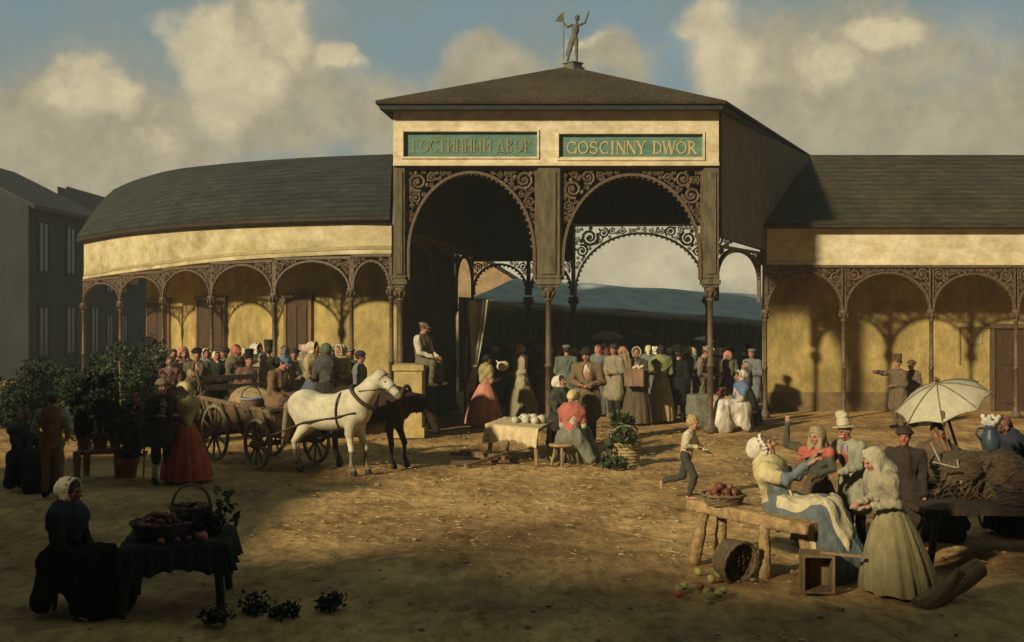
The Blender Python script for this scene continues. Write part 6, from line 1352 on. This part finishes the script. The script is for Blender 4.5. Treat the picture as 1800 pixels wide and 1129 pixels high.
r1 = P('young woman in white cap, yellow shawl and blue skirt leaning back on the bench', 1376, 0, 800, 62, dict(sit=True, seat=.62, lean=-17, head=(8, -12, 0), armL=((.07, -.2, -.14), (.0, -.42, -.05)), armR=((.1, -.2, -.15), (.02, -.42, -.02)), legs=dict(knL=(-.13, -.42, .64), knR=(.13, -.42, .66), anL=(-.12, -.56, .22), anR=(.13, -.56, .24))), dict(skirt=(.12, .145, .14), perch=1, spread=1.25, apron=(.56, .47, .25), bodice=(.15, .18, .17), shawl=(.6, .48, .2), drop=.42, shr=.078), ('cap_frill', (.66, .58, .42)), 1, .0085, s=.93, d=11.05, hairc=(.22, .13, .06))
r2 = P('old woman in brown hooded bonnet and red shawl raising her fist', 1438, 0, 752, -38, dict(armL=((.27, -.06, .09), (.24, -.07, .4)), armR=((.1, -.12, -.2), (-.02, -.28, -.28)), head=(-12, 6, 4), lean=4), dict(skirt=(.12, .08, .04), width=.4, bodice=(.09, .085, .055)), (('hood', (.36, .26, .13)), ('hair', (.3, .28, .22))), 1, .0085, d=12.3, fist='L')
m_ = r2[0]; J = r2[1]; q = SDF(); u_ = lambda x, y, z: J['nec']+np.array([x, y, z])
q.cap(u_(-.2, -.04, -.05), u_(.2, -.04, -.05), .085, None, .05).cap(u_(.02, -.13, -.06), u_(-.24, -.2, -.08), .05, .02, .03).cap(u_(.02, -.13, -.06), u_(-.2, -.22, -.16), .045, .018, .03).cap(u_(.0, .06, -.02), u_(0, .1, -.25), .12, .05, .06).cap(u_(.2, -.04, -.06), u_(.03, -.13, -.08), .07, .05, .04)
V, Q = q.mesh(.01); V = wrinkle(V, Q, .01, 1.1, 5); nmesh('neckerchief', V, Q, cloth((.5, .09, .055)), m_)
r3 = P('man with tall battered straw hat, pale moustache and open grey coat reaching left', 1503, 0, 742, -58, dict(lean=14, head=(-6, 4, -6), armL=((.12, -.12, -.25), (.0, -.42, -.3)), armR=((.08, -.2, -.2), (-.02, -.46, -.22)), wide=1.1), dict(trousers=(.08, .05, .03), coat=(.3, .29, .17), vest=(.32, .07, .04), shoes=BLK, scarf=(.25, .3, .34), beard=(.62, .5, .26)), ('tallhat', (.6, .5, .28)), 2, .0085, d=12.4, male=True, hairc=(.5, .4, .22))
r4 = P('woman in pale hooded shawl and gathered olive skirt, bending towards the quarrel', 1566, 0, 792, -72, dict(lean=18, head=(-6, 8, 0), armL='carry', armR='carry'), dict(skirt=(.3, .245, .1), width=.45, hem=(.0, .1, .03), amp=.09, bodice=(.42, .36, .2), shawl=(.4, .34, .19), drop=.5, shr=.075), ('hood', (.5, .43, .26)), 1, .0095, d=10.15)
r5 = P('man in dark round cap with reddish face, watching behind the hooded woman', 1590, 0, 752, -25, dict(wide=1.1), dict(trousers=DK, coat=(.05, .035, .025), shoes=BLK), ('fur', (.06, .035, .025)), 2, .011, d=11.7, male=True)
m_ = MB(); bx = empty('wooden_box', (pX(1433, 10.3), 10.25, 0), R(-8), 1, 'open wooden box standing on end on the ground below the bench', 'box')
m_.box((-.13, 0, .17), (.012, .14, .17)); m_.box((.13, 0, .17), (.012, .14, .168)); m_.box((0, 0, .332), (.118, .14, .011)); m_.box((0, 0, .012), (.118, .14, .011)); m_.box((0, .13, .17), (.117, .009, .148)); m_.build('case', wood((.24, .16, .07)), bx)
plank('stick lying across the top of the wooden box', (pX(1440, 10.2), 10.15, .36), (pX(1502, 10.2), 10.0, .36), .025, .025, (.3, .2, .09), 'stick'); plank('short stick lying on the ground before the wooden box', (pX(1442, 9.6), 9.75, .02), (pX(1476, 9.6), 9.5, .02), .03, .03, (.3, .2, .09), 'stick')
lg = empty('split_log', (pX(1672, 9.9), 9.85, .14), R(22), 1, 'split log with a pale cut end lying at the lower right', 'log'); lg.rotation_euler = (0, R(-24), R(22)); s_ = SDF(); s_.cyl((-.4, 0, 0), (.32, 0, 0), .1, .095, .02).cap((-.1, -.06, .06), (.02, -.1, .16), .04, .03, .03); V, Q = s_.mesh(.012); V = wrinkle(V, Q, .008, .9, 2, 1); C = V[Q].mean(1); nmesh('timber', V, Q, [mat('bark', (.17, .12, .05), .9, .5, 8, .9, (.3, 2, 2)), mat('cut_wood', (.45, .34, .16), .8, .4, 14, .4)], lg, (C[:, 0] > .305).astype(int))

# ------------------------------------------------------------------ stall with the great parasol, far right
rt = [Vector((pX(1612, 11.2), 11.0, 0)), Vector((6.2, 10.9, 0)), Vector((6.2, 12.4, 0)), Vector((pX(1612, 11.2), 12.2, 0))]
table('long dark market table along the right edge of the square', rt, .6, wood((.06, .04, .022)), .06)
s_ = SDF(); r = random.Random(5)
for i in range(16): s_.ell((r.uniform(-.5, .5), r.uniform(-.25, .25), r.uniform(-.15, .12)), (r.uniform(.2, .32), .24, r.uniform(.16, .24)), None, .1)
for i in range(60): a = r.uniform(-.6, .6); s_.cap((a, -.2-.15*r.random(), .25*r.random()), (a-.25, -.42, -.22*r.random()-.05), .018, .008, .015)
V, Q = s_.mesh(.016); V = wrinkle(V, Q, .012, 1, 6, .6); o = nmesh('straw_heap', V, Q, mat('straw', (.13, .085, .038), .95, .6, 16, .9, (.6, 2, 2), second=(.05, .033, .016)), None); o.scale = (.78, 1, .8); o.location = (pX(1718, 12.1), 12.0, .8)
m_ = MB(); r = random.Random(8)
for i in range(900):
    v = Vector(V[r.randrange(len(V))]); d_ = Vector((r.uniform(-1, .2), r.uniform(-.5, .1), r.uniform(-.45, .35))).normalized()*r.uniform(.08, .3); w_ = d_.orthogonal().normalized()*.004; m_.add([v-w_, v+d_, v+w_], [(0, 1, 2)])
m_.build('strands', mat('straw_strand', (.2, .135, .06), .9, .5, 3, 0), o); tag(o, 'heap of brown straw on the long dark table behind the blue jug', 'straw')
jug = empty('jug', (pX(1738, 12.0), 11.95, 1.06), R(180), .8, 'blue-grey jug stuffed with white cloth standing on the straw heap', 'jug'); m_ = MB(); m_.lathe([(.1, 0), (.105, .01), (.125, .1), (.12, .18), (.085, .25), (.085, .3), (.1, .33), (.09, .33), (.07, .26), (.02, .25)], n=18); m_.build('vessel', mat('blue_glaze', (.05, .075, .085), .4, .4, 6, .05, spec=.3), jug, True)
m_ = MB(); m_.tube([(.1, 0, .29), (.17, 0, .28), (.19, 0, .2), (.12, 0, .12)], .016, 7); m_.build('handle', mat('blue_glaze', (.12, .17, .2)), jug, True); s_ = SDF()
for i in range(12): a = i*.52; s_.cap((.03*math.cos(a), .03*math.sin(a), .28), (.1*math.cos(a), .09*math.sin(a), .36+.04*(i % 3)), .03, .03, .02)
V, Q = s_.mesh(.012); nmesh('cloth_stopper', V, Q, cloth((.66, .6, .45)), jug)
pp = px(1648, 652, 13.4); umbrella('great patched parasol of pale linen tilted over the right-hand stall', (pp.x+.52, pp.y, 0), .53, pp.z+.05, (.5, .44, .28), (R(5), R(-25), .35), 8, 1.95, .44, 'parasol')
for i, (x0, y0, x1, y1, d_, lb) in enumerate(((1655, 722, 1672, 790, 12.6, 'longest upright stave stuck in the straw heap'), (1644, 752, 1668, 800, 12.3, 'second stave leaning left out of the straw heap'), (1636, 778, 1652, 812, 11.9, 'thin pale stick crossing the staves at the table end'), (1682, 808, 1690, 850, 11.6, 'short pale stick standing upright on the dark table'), (1640, 812, 1682, 804, 11.4, 'pale crooked stick lying flat over the staves'))):
    a, b = px(x0, y0, d_), px(x1, y1, d_); b.z = min(b.z, .95); plank(lb, a, b, .03 if i < 2 else .014, .03 if i < 2 else .014, (.24, .15, .07) if i < 2 else (.45, .38, .26), 'stave' if i < 2 else 'stick')
P('person in rust kerchief and blue-black cloak bent over the table at the right edge', 1782, 0, 733, -60, dict(lean=16, head=(0, 20, 0), armL='carry', armR='carry'), dict(skirt=BLK, coat=(.03, .032, .045), shawl=(.035, .038, .055)), ('kerchief', (.3, .12, .06)), 3, .012, d=12.9)
P('dim brown-clad woman seated under the parasol behind the long dark table', 1648, 0, 742, -20, dict(sit=True, armL='lap', armR='lap', head=(15, 12, 0)), dict(skirt=DK, bodice=(.12, .075, .04), shawl=(.14, .085, .045)), ('kerchief', (.2, .11, .06)), 2, .013, d=13.0)
stool('low dark stool under the dim brown-clad woman', (pX(1648, 13.05), 13.05, 0), .42, .17, (.08, .05, .03))
for i, (x, y, lb) in enumerate(((5.05, 11.3, 'dark shallow basket on the long table nearest the viewer'), (5.6, 11.5, 'dark basket on the long table at the right edge'))): basket(lb, (x, y, .605), .24, .15, False, (.08, .05, .03))
P('brown-coated man in peaked hat pointing left before the ochre arcade wall', 1579, 0, 630, -70, dict(armL=((.1, -.24, -.02), (.06, -.5, .02)), armR='fold'), dict(trousers=(.13, .1, .05), coat=(.16, .11, .055), shoes=BLK), ('tophat', (.12, .075, .04)), 0, .015, d=24.6, male=True)
P('brown-coated man in soft hat standing behind the pointing man', 1603, 0, 634, -60, dict(armL='fold', armR='fold'), dict(trousers=(.13, .1, .05), coat=(.15, .1, .05), shoes=BLK), ('fur', (.12, .07, .04)), 0, .015, d=25.2, male=True)

# ------------------------------------------------------------------ dusty air over the market
def haze():
    mb = MB(); mb.hexa([Vector(q) for q in ((-150, -70, -1.2), (150, -70, -1.2), (150, 200, -1.2), (-150, 200, -1.2), (-150, -70, 17), (150, -70, 17), (150, 200, 17), (-150, 200, 17))])
    m = bpy.data.materials.new('dusty_air'); m.use_nodes = True; nt = m.node_tree; nt.nodes.clear(); o = nt.nodes.new('ShaderNodeOutputMaterial'); v = nt.nodes.new('ShaderNodeVolumePrincipled')
    v.inputs['Color'].default_value = (.85, .88, .78, 1); v.inputs['Density'].default_value = .0016; v.inputs['Anisotropy'].default_value = .0
    nt.links.new(v.outputs[0], o.inputs['Volume']); ob = mb.build('haze', m); tag(ob, kind='stuff')
haze()
